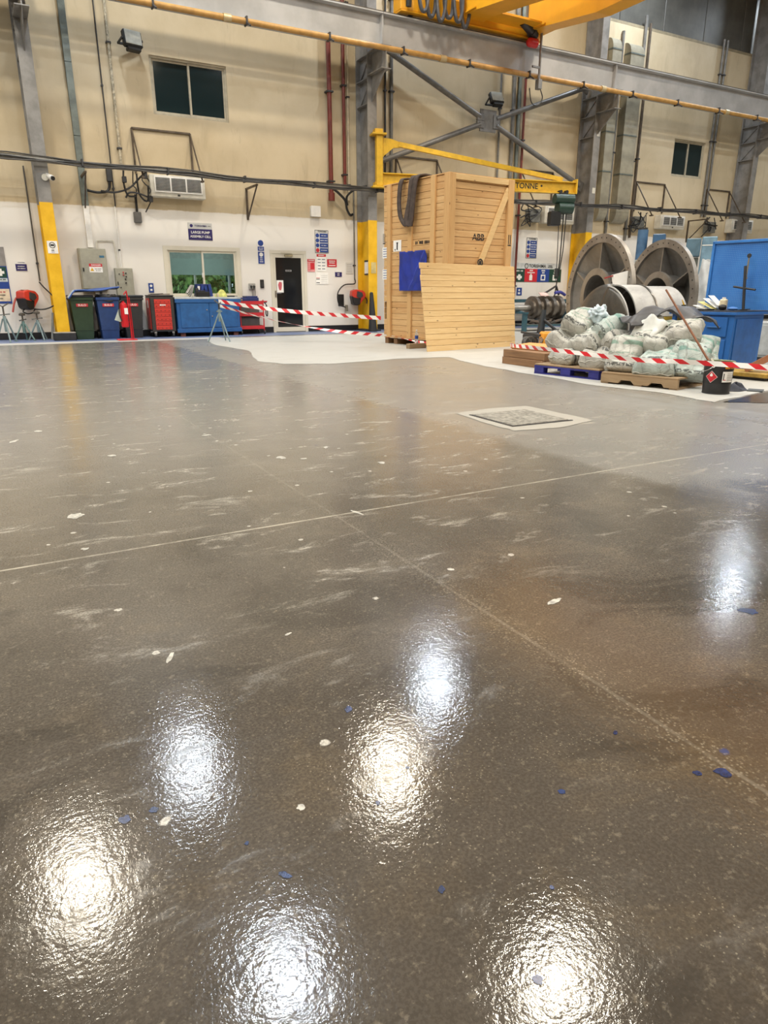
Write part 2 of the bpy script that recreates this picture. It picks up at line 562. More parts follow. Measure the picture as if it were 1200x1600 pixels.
for i, (x, y, a, b) in enumerate([(0.692, 1.450, 0.011, 0.014), (0.090, 1.315, 0.010, 0.013), (0.150, 1.315, 0.009, 0.010), (0.626, 0.608, 0.009, 0.009), (1.352, 0.789, 0.015, 0.017), (1.299, 0.818, 0.008, 0.010),
        (2.205, 1.300, 0.030, 0.026), (0.973, 0.924, 0.008, 0.009), (0.586, 0.834, 0.009, 0.007), (0.338, 1.010, 0.013, 0.007), (0.773, 0.736, 0.004, 0.005), (0.709, 1.165, 0.004, 0.005), (1.248, 1.023, 0.006, 0.010),
        (0.590, 1.096, 0.005, 0.006), (0.299, 1.124, 0.005, 0.004)]):
    blot('paint_drip', x, y, a, b, -0.5 + i, DRIPM, i + 40)

# square concrete pit cover in its pale mortar patch
MORTAR = floor_paint('pale_mortar', (158, 153, 143), 0.7, 0.5, (138, 134, 126))
floor_patch('mortar_patch', [(3.60, 4.30), (4.10, 4.26), (4.52, 4.36), (4.58, 4.9), (4.55, 5.28), (4.1, 5.33), (3.70, 5.26), (3.62, 4.8)], MORTAR, 0.003, 0.035, 0.1, 20)
def rough_slab():
    t = NT('rough_concrete')
    v = t.coords()
    a = t.noise(v, 22, 5, 0.7)
    col = t.mix(t.ramp(a, 0.35, 0.65), rgb(112, 108, 100), rgb(158, 153, 142))
    t.set(Base_Color=col, Roughness=0.85, Normal=t.bump(a, 0.9, 0.02))
    return t.m
pc = thing('pit_cover', 'square rough concrete pit cover set in pale mortar in the open floor', 'cover', (4.05, 4.78, 0), R(-2))
MB().bx(-0.305, 0.305, -0.30, 0.32, 0.0035, 0.012, 0.003).build('slab', rough_slab(), pc)
MB().bx(-0.33, -0.308, -0.33, 0.33, 0.0035, 0.008).bx(-0.308, 0.33, -0.33, -0.303, 0.0035, 0.008).build('steel_rim', DARK, pc)

# ------------------------------------------------------------------ long wall
def wall_material():
    t = NT('painted_plaster')
    tc = t.n('ShaderNodeTexCoord')
    P = tc.outputs['Object']
    X, Y, Z = t.sep(P)
    mp = t.n('ShaderNodeMapping'); mp.inputs['Scale'].default_value = (1, 1, 0.22); t.l(P, mp.inputs[0])
    streak = t.noise(mp.outputs[0], 1.6, 6, 0.65, 0.3)
    blot_ = t.noise(P, 0.7, 5, 0.6, 0.2)
    edge = t.math('ADD', Z, t.math('MULTIPLY', t.math('SUBTRACT', t.noise(P, 5, 3), 0.5), 0.05))
    low = t.ramp(edge, 3.10, 3.07)
    beige = t.mix(t.ramp(blot_, 0.3, 0.7), rgb(186, 169, 138), rgb(201, 185, 156))
    grime = t.noise(mp.outputs[0], 5.5, 5, 0.7, 0.5)
    beige = t.mix(t.math('MULTIPLY', t.ramp(grime, 0.58, 0.75), 0.28), beige, rgb(132, 118, 96))
    beige = t.mix(t.math('MULTIPLY', t.ramp(streak, 0.52, 0.78), 0.5), beige, rgb(156, 140, 112))
    white = t.mix(t.math('MULTIPLY', t.ramp(streak, 0.52, 0.8), 0.35), rgb(226, 222, 216), rgb(206, 198, 188))
    col = t.mix(low, beige, white)
    t.set(Base_Color=col, Roughness=0.7, Normal=t.bump(t.noise(P, 3.5, 4), 0.15, 0.02))
    return t.m
WALLM = wall_material()
# openings: (x0, x1, z0, z1)
HOLES = [(4.19, 6.07, 5.24, 6.50), (22.73, 24.42, 5.20, 6.44), (4.18, 6.06, 0.97, 2.18), (7.02, 8.05, 0.0, 2.19)]
def wall_with_holes(x0, x1, y0, y1, z0, z1, holes):
    m = MB()
    xs = sorted(set([x0, x1] + [h[0] for h in holes] + [h[1] for h in holes]))
    for a, b in zip(xs[:-1], xs[1:]):
        zs = [z0]
        for h in sorted([h for h in holes if h[0] <= a + 1e-6 and h[1] >= b - 1e-6], key=lambda q: q[2]):
            zs += [h[2], h[3]]
        zs.append(z1)
        for q in range(0, len(zs), 2):
            if zs[q + 1] - zs[q] > 1e-4: m.bx(a, b, y0, y1, zs[q], zs[q + 1])
    return m
wall_back = wall_with_holes(-16, 40, W, W + 0.25, 0, 9.515, HOLES).build('wall_back', WALLM, weld=0.0005)
tag(wall_back, 'long hall wall painted white below and stained beige above', 'wall', kind='structure')
MB().bx(-16, 40, W, W + 0.3, 9.52, 9.60).build('ledge', flat(150, 138, 112, 0.7), wall_back)
CLAD = flat(98, 96, 90, 0.5, 0.2, dirt=0.12, scale=1.5)
MB().bx(-16, 40, W + 0.2, W + 0.25, 9.6, 13.0).build('cladding_backing', flat(60, 58, 54, 0.6), wall_back)  # added behind the panels to stop sky light leaking through the gaps
pm = MB().bx(-1.035, 1.035, 0, 0.05, 0, 3.4, 0.012).mesh('cladding_panel', CLAD)
for k in range(27):
    link('cladding_panel', pm, None, wall_back, (-14.9 + 2.09 * k, W + 0.14, 9.6))
bb = MB()
for a, b in ((-16, 7.0), (8.07, 40)): bb.bx(a, b, W - 0.025, W + 0.01, 0.0, 0.16)
tag(bb.build('baseboard_back', flat(26, 26, 30, 0.5)), 'black painted skirting along the foot of the long wall', 'skirting', kind='structure')

# the rest of the hall, which the lamps light and the floor mirrors
HALL = flat(176, 164, 138, 0.8, dirt=0.1, scale=0.6)
tag(MB().bx(-16.2, -16, -14, 19.4, 0, 13).build('wall_left', HALL), 'beige end wall of the hall', 'wall', kind='structure')
tag(MB().bx(40, 40.2, -14, 19.4, 0, 13).build('wall_right', HALL), 'beige far end wall of the hall', 'wall', kind='structure')
tag(MB().bx(-16, 40, -14.2, -14, 0, 13).build('wall_front', HALL), 'beige wall on the near side of the hall', 'wall', kind='structure')
tag(MB().bx(-16.2, 40.2, -14.2, 19.5, 13, 13.2).build('ceiling', flat(150, 148, 142, 0.8, dirt=0.1, scale=0.6)), 'pale grey metal roof of the hall', 'ceiling', kind='structure')

# ------------------------------------------------------------------ windows and door
FRAMEM = flat(176, 166, 144, 0.4, dirt=0.08)
CREAM = flat(214, 208, 192, 0.4, dirt=0.03, scale=2)
def sliding_window(name, x0, x1, z0, z1, y, mat, pane_mat, label, cat='window', fw=0.05, split=0.5):
    r = bpy.data.objects.new(name, None); COL.objects.link(r); r.location = ((x0 + x1) / 2, y, z0)
    tag(r, label, cat, kind='structure')
    w, h = x1 - x0, z1 - z0
    m = MB()
    m.bx(-w / 2, w / 2, 0, 0.12, h - fw, h, 0.006).bx(-w / 2, w / 2, 0, 0.12, 0, fw, 0.006)
    m.bx(-w / 2, -w / 2 + fw, 0, 0.12, fw, h - fw).bx(w / 2 - fw, w / 2, 0, 0.12, fw, h - fw)
    m.build('window_frame', mat, r)
    xm = -w / 2 + w * split
    for i, (a, b, yy) in enumerate(((-w / 2 + fw, xm + 0.02, 0.05), (xm - 0.02, w / 2 - fw, 0.02))):
        s = MB()
        sw = 0.045
        s.bx(a, b, yy, yy + 0.03, h - fw - sw, h - fw, 0.004).bx(a, b, yy, yy + 0.03, fw, fw + sw, 0.004)
        s.bx(a, a + sw, yy, yy + 0.03, fw + sw, h - fw - sw).bx(b - sw, b, yy, yy + 0.03, fw + sw, h - fw - sw)
        so = s.build('sash', mat, r)
        MB().bx(a + sw, b - sw, yy + 0.012, yy + 0.018, fw + sw, h - fw - sw).build('pane', pane_mat, so)
    return r
w1 = sliding_window('window_1', 4.19, 6.07, 5.24, 6.50, W + 0.03, FRAMEM, TINT, 'dark upper sliding window above the air conditioner')
w2 = sliding_window('window_2', 22.73, 24.42, 5.20, 6.44, W + 0.03, FRAMEM, TINT, 'dark upper sliding window at the far right end of the wall')
w3 = sliding_window('window_3', 4.18, 6.06, 0.97, 2.18, W + 0.0, CREAM, GLASS, 'cream framed office window beneath the purple sign')
MB().bx(-1.02, 1.02, -0.02, 0.0, 1.17, 1.27).bx(-1.02, 1.02, -0.02, 0.0, -0.05, 0.02).bx(-1.02, -0.92, -0.02, 0.0, 0.02, 1.17).bx(0.92, 1.02, -0.02, 0.0, 0.02, 1.17).build('window_trim', CREAM, w3)
MB().bx(-0.05, -0.02, -0.015, 0.02, 0.5, 0.62, 0.004).build('latch', WHITE, w3)
# office behind the window: walls, far window to the trees, furniture
off = MB().bx(2.0, 11.0, 22.9, 23.0, 0, 0.9).bx(2.0, 11.0, 22.9, 23.0, 2.1, 3.0).bx(2.0, 4.6, 22.9, 23.0, 0.9, 2.1).bx(8.1, 11.0, 22.9, 23.0, 0.9, 2.1)
off.bx(2.0, 2.1, 19.45, 22.9, 0, 3).bx(10.9, 11.0, 19.45, 22.9, 0, 3).bx(2, 11, 19.45, 23, 3.0, 3.1)
tag(off.build('wall_office', flat(196, 206, 200, 0.7)), 'pale walls of the office behind the window', 'wall', kind='structure')
tag(MB().bx(2, 11, 19.45, 23, -0.2, 0).build('floor_office', flat(120, 116, 108, 0.6)), 'grey floor of the office behind the window', 'floor', kind='structure')
w4 = bpy.data.objects.new('window_4', None); COL.objects.link(w4); w4.location = (6.35, 22.92, 0.9)
tag(w4, 'far office window looking out on green trees', 'window', kind='structure')
m = MB()
for x in (-1.75, -0.55, 0.55, 1.70): m.bx(x, x + 0.06, 0, 0.06, 0, 1.2)
m.bx(-1.75, 1.75, 0, 0.06, 0, 0.05).bx(-1.75, 1.75, 0, 0.06, 1.15, 1.2)
m.build('window_frame', OFFWH, w4)
MB().bx(-1.75, 1.75, -0.04, -0.025, 0.72, 1.2).build('blind', flat(186, 204, 198, 0.6, dirt=0.02), w4)
ol = thing('added_office_light', 'unseen white light panel added under the office ceiling', 'lamp', (6.0, 21.2, 2.98))  # added light, out of view: brightens the office and its blind
MB().bx(-0.6, 0.6, -0.3, 0.3, 0, 0.02).build('frame', WHITE, ol)
olm = NT('office_fill_glow'); olm.set(Base_Color=(0.8, 0.8, 0.8, 1), Emission_Color=(0.95, 1, 0.98, 1), Emission_Strength=15.0)
MB().bx(-0.56, 0.56, -0.26, 0.26, -0.012, 0).build('glow_panel', olm.m, ol)
lc = thing('filing_cabinet', 'grey office cabinet seen through the right window pane', 'cabinet', (8.2, 21.4, 0))
MB().bx(-0.35, 0.35, -0.4, 0.4, 0, 2.0, 0.01).build('body', flat(94, 98, 94, 0.5), lc)
for z in (0.1, 0.6, 1.1, 1.6): MB().bx(-0.33, 0.33, -0.415, -0.4, z, z + 0.4, 0.004).build('drawer', flat(104, 108, 104, 0.5), lc)
def foliage():
    t = NT('leaves')
    v = t.coords()
    t.set(Base_Color=t.mix(t.ramp(t.noise(v, 7, 4), 0.35, 0.65), rgb(60, 96, 40), rgb(132, 168, 84)), Roughness=0.6)
    return t.m
LEAF = foliage()
for i, (x, y, s) in enumerate(((6.9, 27.2, 1.5), (9.6, 28.2, 1.7))):
    b = thing('shrub', ('leafy green shrub outside the office, left of the two', 'leafy green shrub outside the office, right of the two')[i], 'shrub', (x, y, 0), group='shrubs outside the office')
    mm = MB()
    rr = random.Random(i)
    for k in range(2600):
        u = Vector((rr.gauss(0, 1), rr.gauss(0, 1), rr.gauss(0, 1))).normalized() * (s * 0.8 * rr.uniform(0.6, 1.05))
        p = u + Vector((0, 0, s * 0.9))
        if p.z < 0.1: continue
        d1 = Vector((rr.gauss(0, 1), rr.gauss(0, 1), rr.gauss(0, 1))).normalized() * 0.13
        d2 = d1.cross(u).normalized() * 0.09
        mm.bm.faces.new([mm.bm.verts.new(q) for q in (p - d1, p + d2, p + d1, p - d2)])
    f = mm.build('foliage', LEAF, b); f['kind'] = 'stuff'
    MB().cyl((0, 0, 0), (0, 0, s * 0.9), 0.08, 0.04).build('stem', flat(90, 70, 50, 0.8), b)
tag(MB().bx(-10, 40, 23.0, 60, -0.25, -0.02).build('ground_outside', flat(150, 150, 140, 0.8)), 'pale paved yard outside the office', 'ground', kind='structure')

dr = bpy.data.objects.new('door_1', None); COL.objects.link(dr); dr.location = (7.535, W, 0)
tag(dr, 'cream framed office door with dark glass', 'door', kind='structure')
MB().bx(-0.54, 0.54, -0.02, 0.12, 2.12, 2.21, 0.005).bx(-0.54, -0.455, -0.02, 0.12, 0, 2.12, 0.005).bx(0.455, 0.54, -0.02, 0.12, 0, 2.12, 0.005).build('door_frame', CREAM, dr)
leaf = MB().bx(-0.455, 0.455, 0.0, 0.05, 2.02, 2.12).bx(-0.455, 0.455, 0.0, 0.05, 0.02, 0.14).bx(-0.455, -0.385, 0.0, 0.05, 0.14, 2.02).bx(0.385, 0.455, 0.0, 0.05, 0.14, 2.02).build('door_leaf', CREAM, dr)
DGL = flat(24, 26, 30, 0.08, dirt=0.0)
MB().bx(-0.385, 0.385, 0.02, 0.03, 0.14, 2.02).build('pane', DGL, leaf)
MB().bx(-0.44, -0.40, -0.02, 0.0, 0.96, 1.14, 0.004).cyl((-0.42, -0.05, 1.07), (-0.27, -0.05, 1.07), 0.011).cyl((-0.42, 0, 1.07), (-0.42, -0.055, 1.07), 0.01).build('handle', CHROME, leaf)
MB().bx(-0.12, 0.12, -0.07, -0.02, 2.05, 2.10, 0.005).beam((0.1, -0.05, 2.12), (-0.25, -0.09, 2.14), 0.02, 0.012).build('door_closer', flat(170, 160, 130, 0.4, 0.4), dr)
MB().bx(-0.09, 0.09, 0.014, 0.02, 1.655, 1.70).build('plate', flat(150, 150, 150, 0.4), leaf)
marks(leaf, 'OFFICE', 0.04, INK, (0, 0.0135, 1.677))
MB().bx(-0.37, -0.17, 0.014, 0.02, 1.09, 1.42).build('poster', PAPER, leaf)
mm = MB(); mm.prism([(-0.33, 1.30), (-0.31, 1.18), (-0.29, 1.15), (-0.25, 1.15), (-0.23, 1.20), (-0.215, 1.30), (-0.22, 1.36), (-0.24, 1.37), (-0.27, 1.38), (-0.30, 1.37)], 0.012, 0.014)
mm.build('poster_print', flat(206, 96, 106, 0.6), leaf)

# ------------------------------------------------------------------ steel columns
def column_mat():
    t = NT('column_paint')
    v = t.coords()
    X, Y, Z = t.sep(v)
    nz = t.noise(v, 3.0, 5, 0.6)
    grey = t.mix(t.ramp(nz, 0.35, 0.65), rgb(118, 116, 114), rgb(140, 138, 136))
    yel = t.mix(t.ramp(nz, 0.3, 0.7), rgb(214, 164, 20), rgb(232, 184, 40))
    t.set(Base_Color=t.mix(t.ramp(Z, 3.03, 3.05), yel, grey), Roughness=0.4)
    return t.m
COLM = column_mat()
CX = [1.45, 9.85, 18.18, 26.5]
CLAB = ['grey steel column with yellow foot beside the wheelie bins', 'grey steel column with yellow foot left of the tall crate',
        'grey steel column with yellow foot behind the large left flanged disc', 'grey steel column at the far right behind the blue pegboard']
for i, cx in enumerate(CX):
    c = thing('steel_column', CLAB[i], 'column', (cx, W, 0), group='columns along the long wall')
    MB().bx(-0.14, 0.14, -0.72, -0.69, 0, 12.9).build('front_flange', COLM, c)
    MB().bx(-0.14, 0.14, -0.05, -0.02, 0, 12.9).build('rear_flange', COLM, c)
    MB().bx(-0.012, 0.012, -0.69, -0.05, 0, 12.9).build('web', COLM, c)
    for z in (5.95, 6.55, 7.1):
        MB().bx(-0.13, 0.13, -0.69, -0.05, z, z + 0.02).build('stiffener', COLM, c)
    for z in (5.97, 6.57):
        MB().beam((-0.03, -0.08, z), (-0.03, -0.66, z + 0.53), 0.02, 0.05, (1, 0, 0)).build('stiffener', COLM, c)
    MB().prism([(-0.72, 6.0), (-1.5, 6.62), (-1.5, 7.1), (-0.72, 7.1)], -0.012, 0.012, 'X').bx(-0.14, 0.14, -1.52, -0.72, 7.1, 7.13).bx(-0.14, 0.14, -1.5, -0.72, 6.60, 6.62).build('bracket', COLM, c)
    if i == 0:
        MB().bx(-0.24, 0.24, -0.98, -0.64, 0, 0.17, 0.01).build('plinth', flat(40, 40, 42, 0.7, dirt=0.2), c)
        MB().bx(-0.24, 0.24, -0.98, -0.64, 0.17, 0.19, 0.005).build('plinth_top', flat(150, 146, 138, 0.7), c)
        s = MB().bx(-0.10, 0.12, -0.728, -0.722, 1.95, 2.22).build('notice', WHITE, c)
        MB().lathe([(0.052, 0), (0.066, 0), (0.066, 0.002), (0.052, 0.002)], (0.01, -0.73, 2.13), 24, Matrix.Rotation(PI / 2, 3, 'X'), True).bx(-0.03, 0.05, -0.731, -0.728, 2.11, 2.15).build('notice_print', INK, s)
        marks(s, 'XXX', 0.04, INK, (0.01, -0.7295, 2.02)); marks(s, 'XXXXX', 0.025, SIGNBLUE, (0.01, -0.7295, 1.98))
    else:
        MB().bx(-0.22, 0.22, -0.80, -0.02, 0, 0.05).build('base_plate', DARK, c)
    if i == 1:
        MB().bx(-0.06, 0.1, -0.728, -0.722, 1.62, 1.92).build('notice', flat(196, 178, 120, 0.6), c)
        q = MB().bx(-0.03, -0.02, -0.5, -0.25, 1.60, 1.98).build('notice', PAPER, c)
        MB().bx(-0.035, -0.03, -0.5, -0.25, 1.94, 1.99).bx(-0.035, -0.03, -0.5, -0.25, 1.58, 1.62).build('clip', DARK, q)
    if i == 2:
        for z in (4.25, 5.95): MB().bx(-0.02, 0.11, -0.728, -0.722, z, z + 0.17).build('sticker', OFFWH, c)

# ------------------------------------------------------------------ crane runway
BEAMM = flat(174, 174, 175, 0.42, dirt=0.09, scale=1.2)
rb = thing('crane_runway_beam', 'long grey steel crane runway beam carried on the columns', 'beam', (0, 18.03, 7.13))
ends = [-15.9] + [-6.9] + CX + [34.8, 39.95]
for a, b in zip(ends[:-1], ends[1:]):
    a += 0.006; b -= 0.006
    MB().bx(a, b, -0.19, 0.19, 0.72, 0.75).bx(a, b, -0.19, 0.19, 0, 0.03).bx(a, b, -0.012, 0.012, 0.03, 0.72).bx(a, a + 0.015, -0.15, 0.15, 0.03, 0.72).bx(b - 0.015, b, -0.15, 0.15, 0.03, 0.72).build('beam_span', BEAMM, rb)
MB().bx(-15.9, 39.95, -0.035, 0.035, 0.75, 0.83).build('rail', flat(90, 82, 74, 0.5, 0.4), rb)
cp = thing('conductor_pipe', 'long ochre pipe hung along the foot of the runway beam', 'pipe', (0, 17.72, 7.06))
OCHRE = flat(184, 140, 76, 0.5, dirt=0.1)
MB().cyl((-15.9, 0, 0), (39.9, 0, 0), 0.065, seg=14).build('pipe', OCHRE, cp, True)
cm = MB().bx(-0.02, 0.02, -0.09, 0.09, -0.09, 0.09, 0.005).beam((0.02, -0.22, -0.14), (-0.02, 0.20, 0.12), 0.045, 0.03).mesh('hanger', DARK)
km = MB().cyl((-0.09, 0, 0), (0.09, 0, 0), 0.086, seg=14).mesh('coupling', flat(190, 170, 130, 0.4, 0.3), True)
for k in range(25): link('hanger', cm, None, cp, (-13.3 + 2.1 * k + 0.55, 0, 0))
for k in range(8): link('coupling', km, None, cp, (-12.0 + 5.9 * k, 0, 0))

# ------------------------------------------------------------------ overhead crane
CRANEY = flat(230, 164, 34, 0.38, dirt=0.05, scale=1.5)
cr = thing('overhead_crane', 'yellow twin-girder overhead crane running on the runway beam', 'crane', (0, 0, 0))
MB().bx(10.35, 15.0, 17.83, 18.23, 8.02, 8.50, 0.02).bx(10.35, 15.0, 17.80, 18.26, 7.985, 8.02).build('end_carriage', CRANEY, cr)
for gx0, gx1 in ((12.2, 12.92), (14.55, 15.05)):
    MB().prism([(17.85, 8.16), (17.3, 8.12), (15.2, 7.86), (-13.5, 7.86), (-13.5, 9.1), (17.85, 9.1)], gx0, gx1, 'X').build('girder', CRANEY, cr)
    MB().bx(gx0 - 0.05, gx1 + 0.05, 17.1, 17.95, 8.14, 8.17).build('seat_plate', CRANEY, cr)
MB().prism([(10.5, 8.5), (12.2, 8.5), (12.2, 9.0), (11.6, 9.0)], 17.9, 17.95, 'Y').build('gusset', CRANEY, cr)
MB().bx(12.95, 14.5, 17.2, 17.8, 8.18, 8.22).build('gusset', CRANEY, cr)
for x in (10.75, 14.75):
    MB().cyl((x, 17.97, 8.125), (x, 18.09, 8.125), 0.16, seg=20).build('wheel', DARK, cr, True)
MB().cyl((14.1, 17.55, 8.25), (14.75, 17.75, 8.05), 0.11, seg=14).cyl((14.55, 17.69, 8.12), (14.62, 17.71, 8.09), 0.14, seg=14).build('drive_motor', DARK, cr, True)
MB().bx(14.98, 15.08, 17.85, 18.2, 7.975, 8.28, 0.01).build('buffer_plate', CRANEY, cr)
MB().cyl((14.50, 17.66, 7.84), (14.72, 17.66, 7.84), 0.12, seg=16).sph((14.50, 17.66, 7.84), 0.12).build('warning_light', flat(190, 34, 40, 0.35), cr, True)
MB().cyl((14.85, 17.6, 8.1), (14.85, 17.6, 6.72), 0.035).bx(14.78, 14.92, 17.52, 17.68, 6.7, 6.95, 0.01).beam((14.58, 17.6, 7.25), (14.85, 17.6, 7.25), 0.05, 0.05).build('collector_arm', flat(130, 128, 126, 0.4, 0.4), cr)
MB().tube([(14.9, 17.6, 6.75), (15.02, 17.6, 6.5), (14.85, 17.6, 6.3), (14.62, 17.6, 6.35), (14.52, 17.6, 6.7)], 0.015, 6, 6).build('cable', BLACK, cr, True)
fc = thing('festoon_cable', 'looped black and silver cables hanging on the crane end carriage', 'cable', (11.45, 17.5, 8.62))
MB().bx(-1.4, 0.95, -0.04, 0.10, 0.86, 0.96, 0.005).bx(0.75, 0.8, -0.04, 0.10, 0.2, 0.9).build('cable_track', CRANEY, fc)
LOOP = flat(90, 92, 98, 0.3, 0.4)
for k in range(6):
    x = -0.75 + 0.27 * k
    dy = 0.06 * (k % 2)
    MB().tube([(x, dy, 0.9), (x - 0.02, dy, -0.15), (x + 0.05, dy, -0.58 - 0.06 * (k % 3)), (x + 0.16, dy, -0.66 - 0.06 * (k % 3)), (x + 0.25, dy, -0.5), (x + 0.27, dy, 0.1), (x + 0.26, dy, 0.9)], 0.05, 8, 6).build('cable_loop', LOOP, fc, True)
MB().tube([(-1.3, 0.1, 0.2), (-1.15, 0, -0.02), (-1.02, 0.05, -0.25), (-1.0, 0.1, -0.6)], 0.075, 8, 6).build('cable_loop', BLACK, fc, True)
# ------------------------------------------------------------------ high bay lamps
def emis(name, c, s):
    t = NT(name)
    t.set(Base_Color=(0.8, 0.8, 0.8, 1), Emission_Color=(c[0], c[1], c[2], 1), Emission_Strength=s)
    return t.m
EM = {'warm': emis('warm_lens', WARM, 9.0), 'cool': emis('cool_lens', COOL, 9.0)}
shade = MB().lathe([(0.42, 0.02), (0.40, 0.02), (0.16, 0.30), (0.10, 0.34), (0.0, 0.34), (0.0, 0.36), (0.11, 0.36), (0.18, 0.31)], (0, 0, 0), 24, None, True).mesh('lamp_shade', flat(170, 170, 170, 0.35, 0.5), True)
body = MB().cyl((0, 0, 0.35), (0, 0, 0.62), 0.11, seg=16).mesh('ballast', DARK, True)
rodm = MB().cyl((0, 0, 0.6), (0, 0, 1.29), 0.02, seg=8).mesh('rod', STEEL_GREY)
lens = {k: MB().cyl((0, 0, 0.06), (0, 0, 0.075), 0.34, seg=24).mesh('lens', EM[k]) for k in EM}
LD = {}
for k, c, w in (('warm', WARM, WARM_W), ('cool', COOL, COOL_W)):
    ld = bpy.data.lights.new(k + '_lamp', 'AREA')
    ld.shape = 'DISK'; ld.size = 0.75 if k == 'warm' else 0.46; ld.energy = w; ld.color = c; ld.spread = R(175)
    LD[k] = ld
for x, y, k in LAMPS:
    l = thing('high_bay_lamp', 'round %s high bay lamp hung under the hall roof' % ('warm white' if k == 'warm' else 'cool white'), 'lamp', (x, y, LAMP_Z), group='%s high bay lamps' % k)
    link('lamp_shade', shade, None, l); link('ballast', body, None, l); link('rod', rodm, None, l); link('lens', lens[k], None, l)
    lo = bpy.data.objects.new('lamp_light', LD[k]); COL.objects.link(lo); lo.parent = l; lo.location = (0, 0, 0.05)

# ------------------------------------------------------------------ cable pipe along the wall and its brackets
cpw = thing('cable_pipe', 'long dark service pipe with strapped cables running along the wall', 'pipe', (0, 18.33, 3.86))
SAG = [(-12, 0.05), (0.7, 0.04), (3.7, 0.0), (6.4, -0.06), (9.9, -0.05), (15, -0.07), (17.4, -0.02), (20.3, 0.03), (27.6, 0.07), (41, 0.08)]
def sag(x):
    for (a, za), (b, zb) in zip(SAG[:-1], SAG[1:]):
        if a <= x <= b: return za + (zb - za) * (x - a) / (b - a)
    return 0.0
pts = [(x, 0.02 * math.sin(x * 0.7), sag(x) + 0.012 * math.sin(x * 2.0)) for x in [-12 + 0.8 * k for k in range(65)]]
MB().tube(pts, 0.06, 10).build('pipe', flat(122, 118, 110, 0.45, 0.2), cpw, True)
for q in range(3):
    MB().tube([(p[0], p[1] - 0.06 - 0.012 * q, p[2] + 0.05 - 0.05 * q + 0.025 * math.sin(p[0] * (1.7 + q) + q)) for p in pts], 0.017, 6).build('cable', flat(70, 66, 62, 0.5) if q != 1 else DARK, cpw, True)
sm = MB().bx(-0.02, 0.02, -0.11, 0.07, -0.07, 0.08, 0.004).mesh('strap', DARK)
for k in range(24): link('strap', sm, None, cpw, (-11 + 1.9 * k, 0, sag(-11 + 1.9 * k)))
FRM = flat(88, 76, 64, 0.5, 0.2, dirt=0.2)
FX = [(3.62, 5.03), (11.0, 12.43), (15.66, 17.02), (20.97, 22.45), (24.83, 26.17)]
FL = ['above the left air conditioner', 'behind the tall crate', 'above the air conditioner right of the crate', 'above the two flanged discs', 'beside the far right column']
for (a, b), l in zip(FX, FL):
    f = thing('angle_iron_stand', 'rusty angle-iron pipe frame on the wall ' + l, 'bracket', (a, W, 3.9), group='angle-iron pipe frames')
    w = b - a
    MB().bx(0, w, -0.05, 0, 0.96, 1.0).build('top_bar', FRM, f)
    for x in (0, w):
        MB().bx(x - 0.02, x + 0.02, -0.05, 0, 0.0, 0.98).build('upright', FRM, f)
        MB().beam((x, -0.03, 0.96), (x, -0.86, -0.19), 0.03, 0.03).build('strut', FRM, f)
        MB().bx(x - 0.03, x + 0.03, -0.92, -0.78, -0.23, -0.19).build('saddle', FRM, f)
for x, l in ((6.42, 'right of the purple assembly sign'), (24.0, 'between the two far right air conditioners'), (2.35, 'behind the security camera')):
    f = thing('pipe_bracket', 'dark triangular pipe bracket on the wall ' + l, 'bracket', (x, W, 2.95), group='triangular pipe brackets')
    MB().bx(-0.025, 0.025, -0.04, 0, 0, 0.78).build('upright', FRM, f)
    MB().bx(-0.025, 0.025, -0.9, 0, 0.74, 0.78).build('arm', FRM, f)
    MB().beam((0, -0.02, 0.02), (0, -0.86, 0.74), 0.03, 0.03).build('strut', FRM, f)

# ------------------------------------------------------------------ conduits, ducts, pipes on the wall
def vpipe(name, label, cat, x, z0, z1, r, mat, y=W - 0.06, clips=2.2, group='conduits on the wall'):
    t = thing(name, label, cat, (x, y, z0), group=group)
    MB().cyl((0, 0, 0), (0, 0, z1 - z0), r, seg=10).build('pipe', mat, t, True)
    cmh = MB().bx(-r * 1.6, r * 1.6, -r * 1.25, W - y - 0.003, -0.02, 0.02, 0.003).mesh('clip', DARK)
    z = 0.4
    while z < z1 - z0:
        link('clip', cmh, None, t, (0, 0, z)); z += clips
    return t
def vduct(name, label, x0, x1, z0, z1, mat, d=0.1, group='ducts on the wall'):
    t = thing(name, label, 'duct', ((x0 + x1) / 2, W, z0), group=group)
    w = (x1 - x0) / 2
    z = 0.0
    while z < z1 - z0 - 0.01:
        e = min(z + 1.5, z1 - z0)
        MB().bx(-w, w, -d, 0, z + 0.004, e - 0.004, 0.004).build('duct_section', mat, t)
        z = e
    return t
GALV = flat(112, 120, 116, 0.4, 0.35, dirt=0.12)
vduct('cable_duct', 'grey galvanised cable duct running up the wall above the large electrical cabinet', 2.29, 2.44, 3.08, 10.5, GALV)
vduct('cable_duct', 'white painted cable duct between the grey duct and the large electrical cabinet', 2.30, 2.43, 2.13, 3.08, WHITE)
vduct('cable_duct', 'short white cable duct under the large electrical cabinet', 2.34, 2.44, 0.75, 1.16, WHITE)
vduct('cable_duct', 'short white cable duct under the large electrical cabinet at its right', 2.50, 2.60, 0.75, 1.16, WHITE)
vpipe('conduit', 'thin dark conduit dropping from the roof to the small control box', 'conduit', 3.05, 3.1, 10.5, 0.016, DARK)
vpipe('conduit', 'thin white conduit just above the small control box', 'conduit', 3.03, 1.70, 3.1, 0.014, WHITE)
t = thing('conduit', 'bent white conduit linking the electrical cabinet to the control box', 'conduit', (2.5, W - 0.05, 2.12), group='conduits on the wall')
MB().tube([(0, 0, 0), (0.02, 0, 0.16), (0.08, 0, 0.19), (0.34, 0, 0.19), (0.42, 0, 0.14), (0.45, 0, -0.43)], 0.016, 8, 5).build('pipe', OFFWH, t, True)
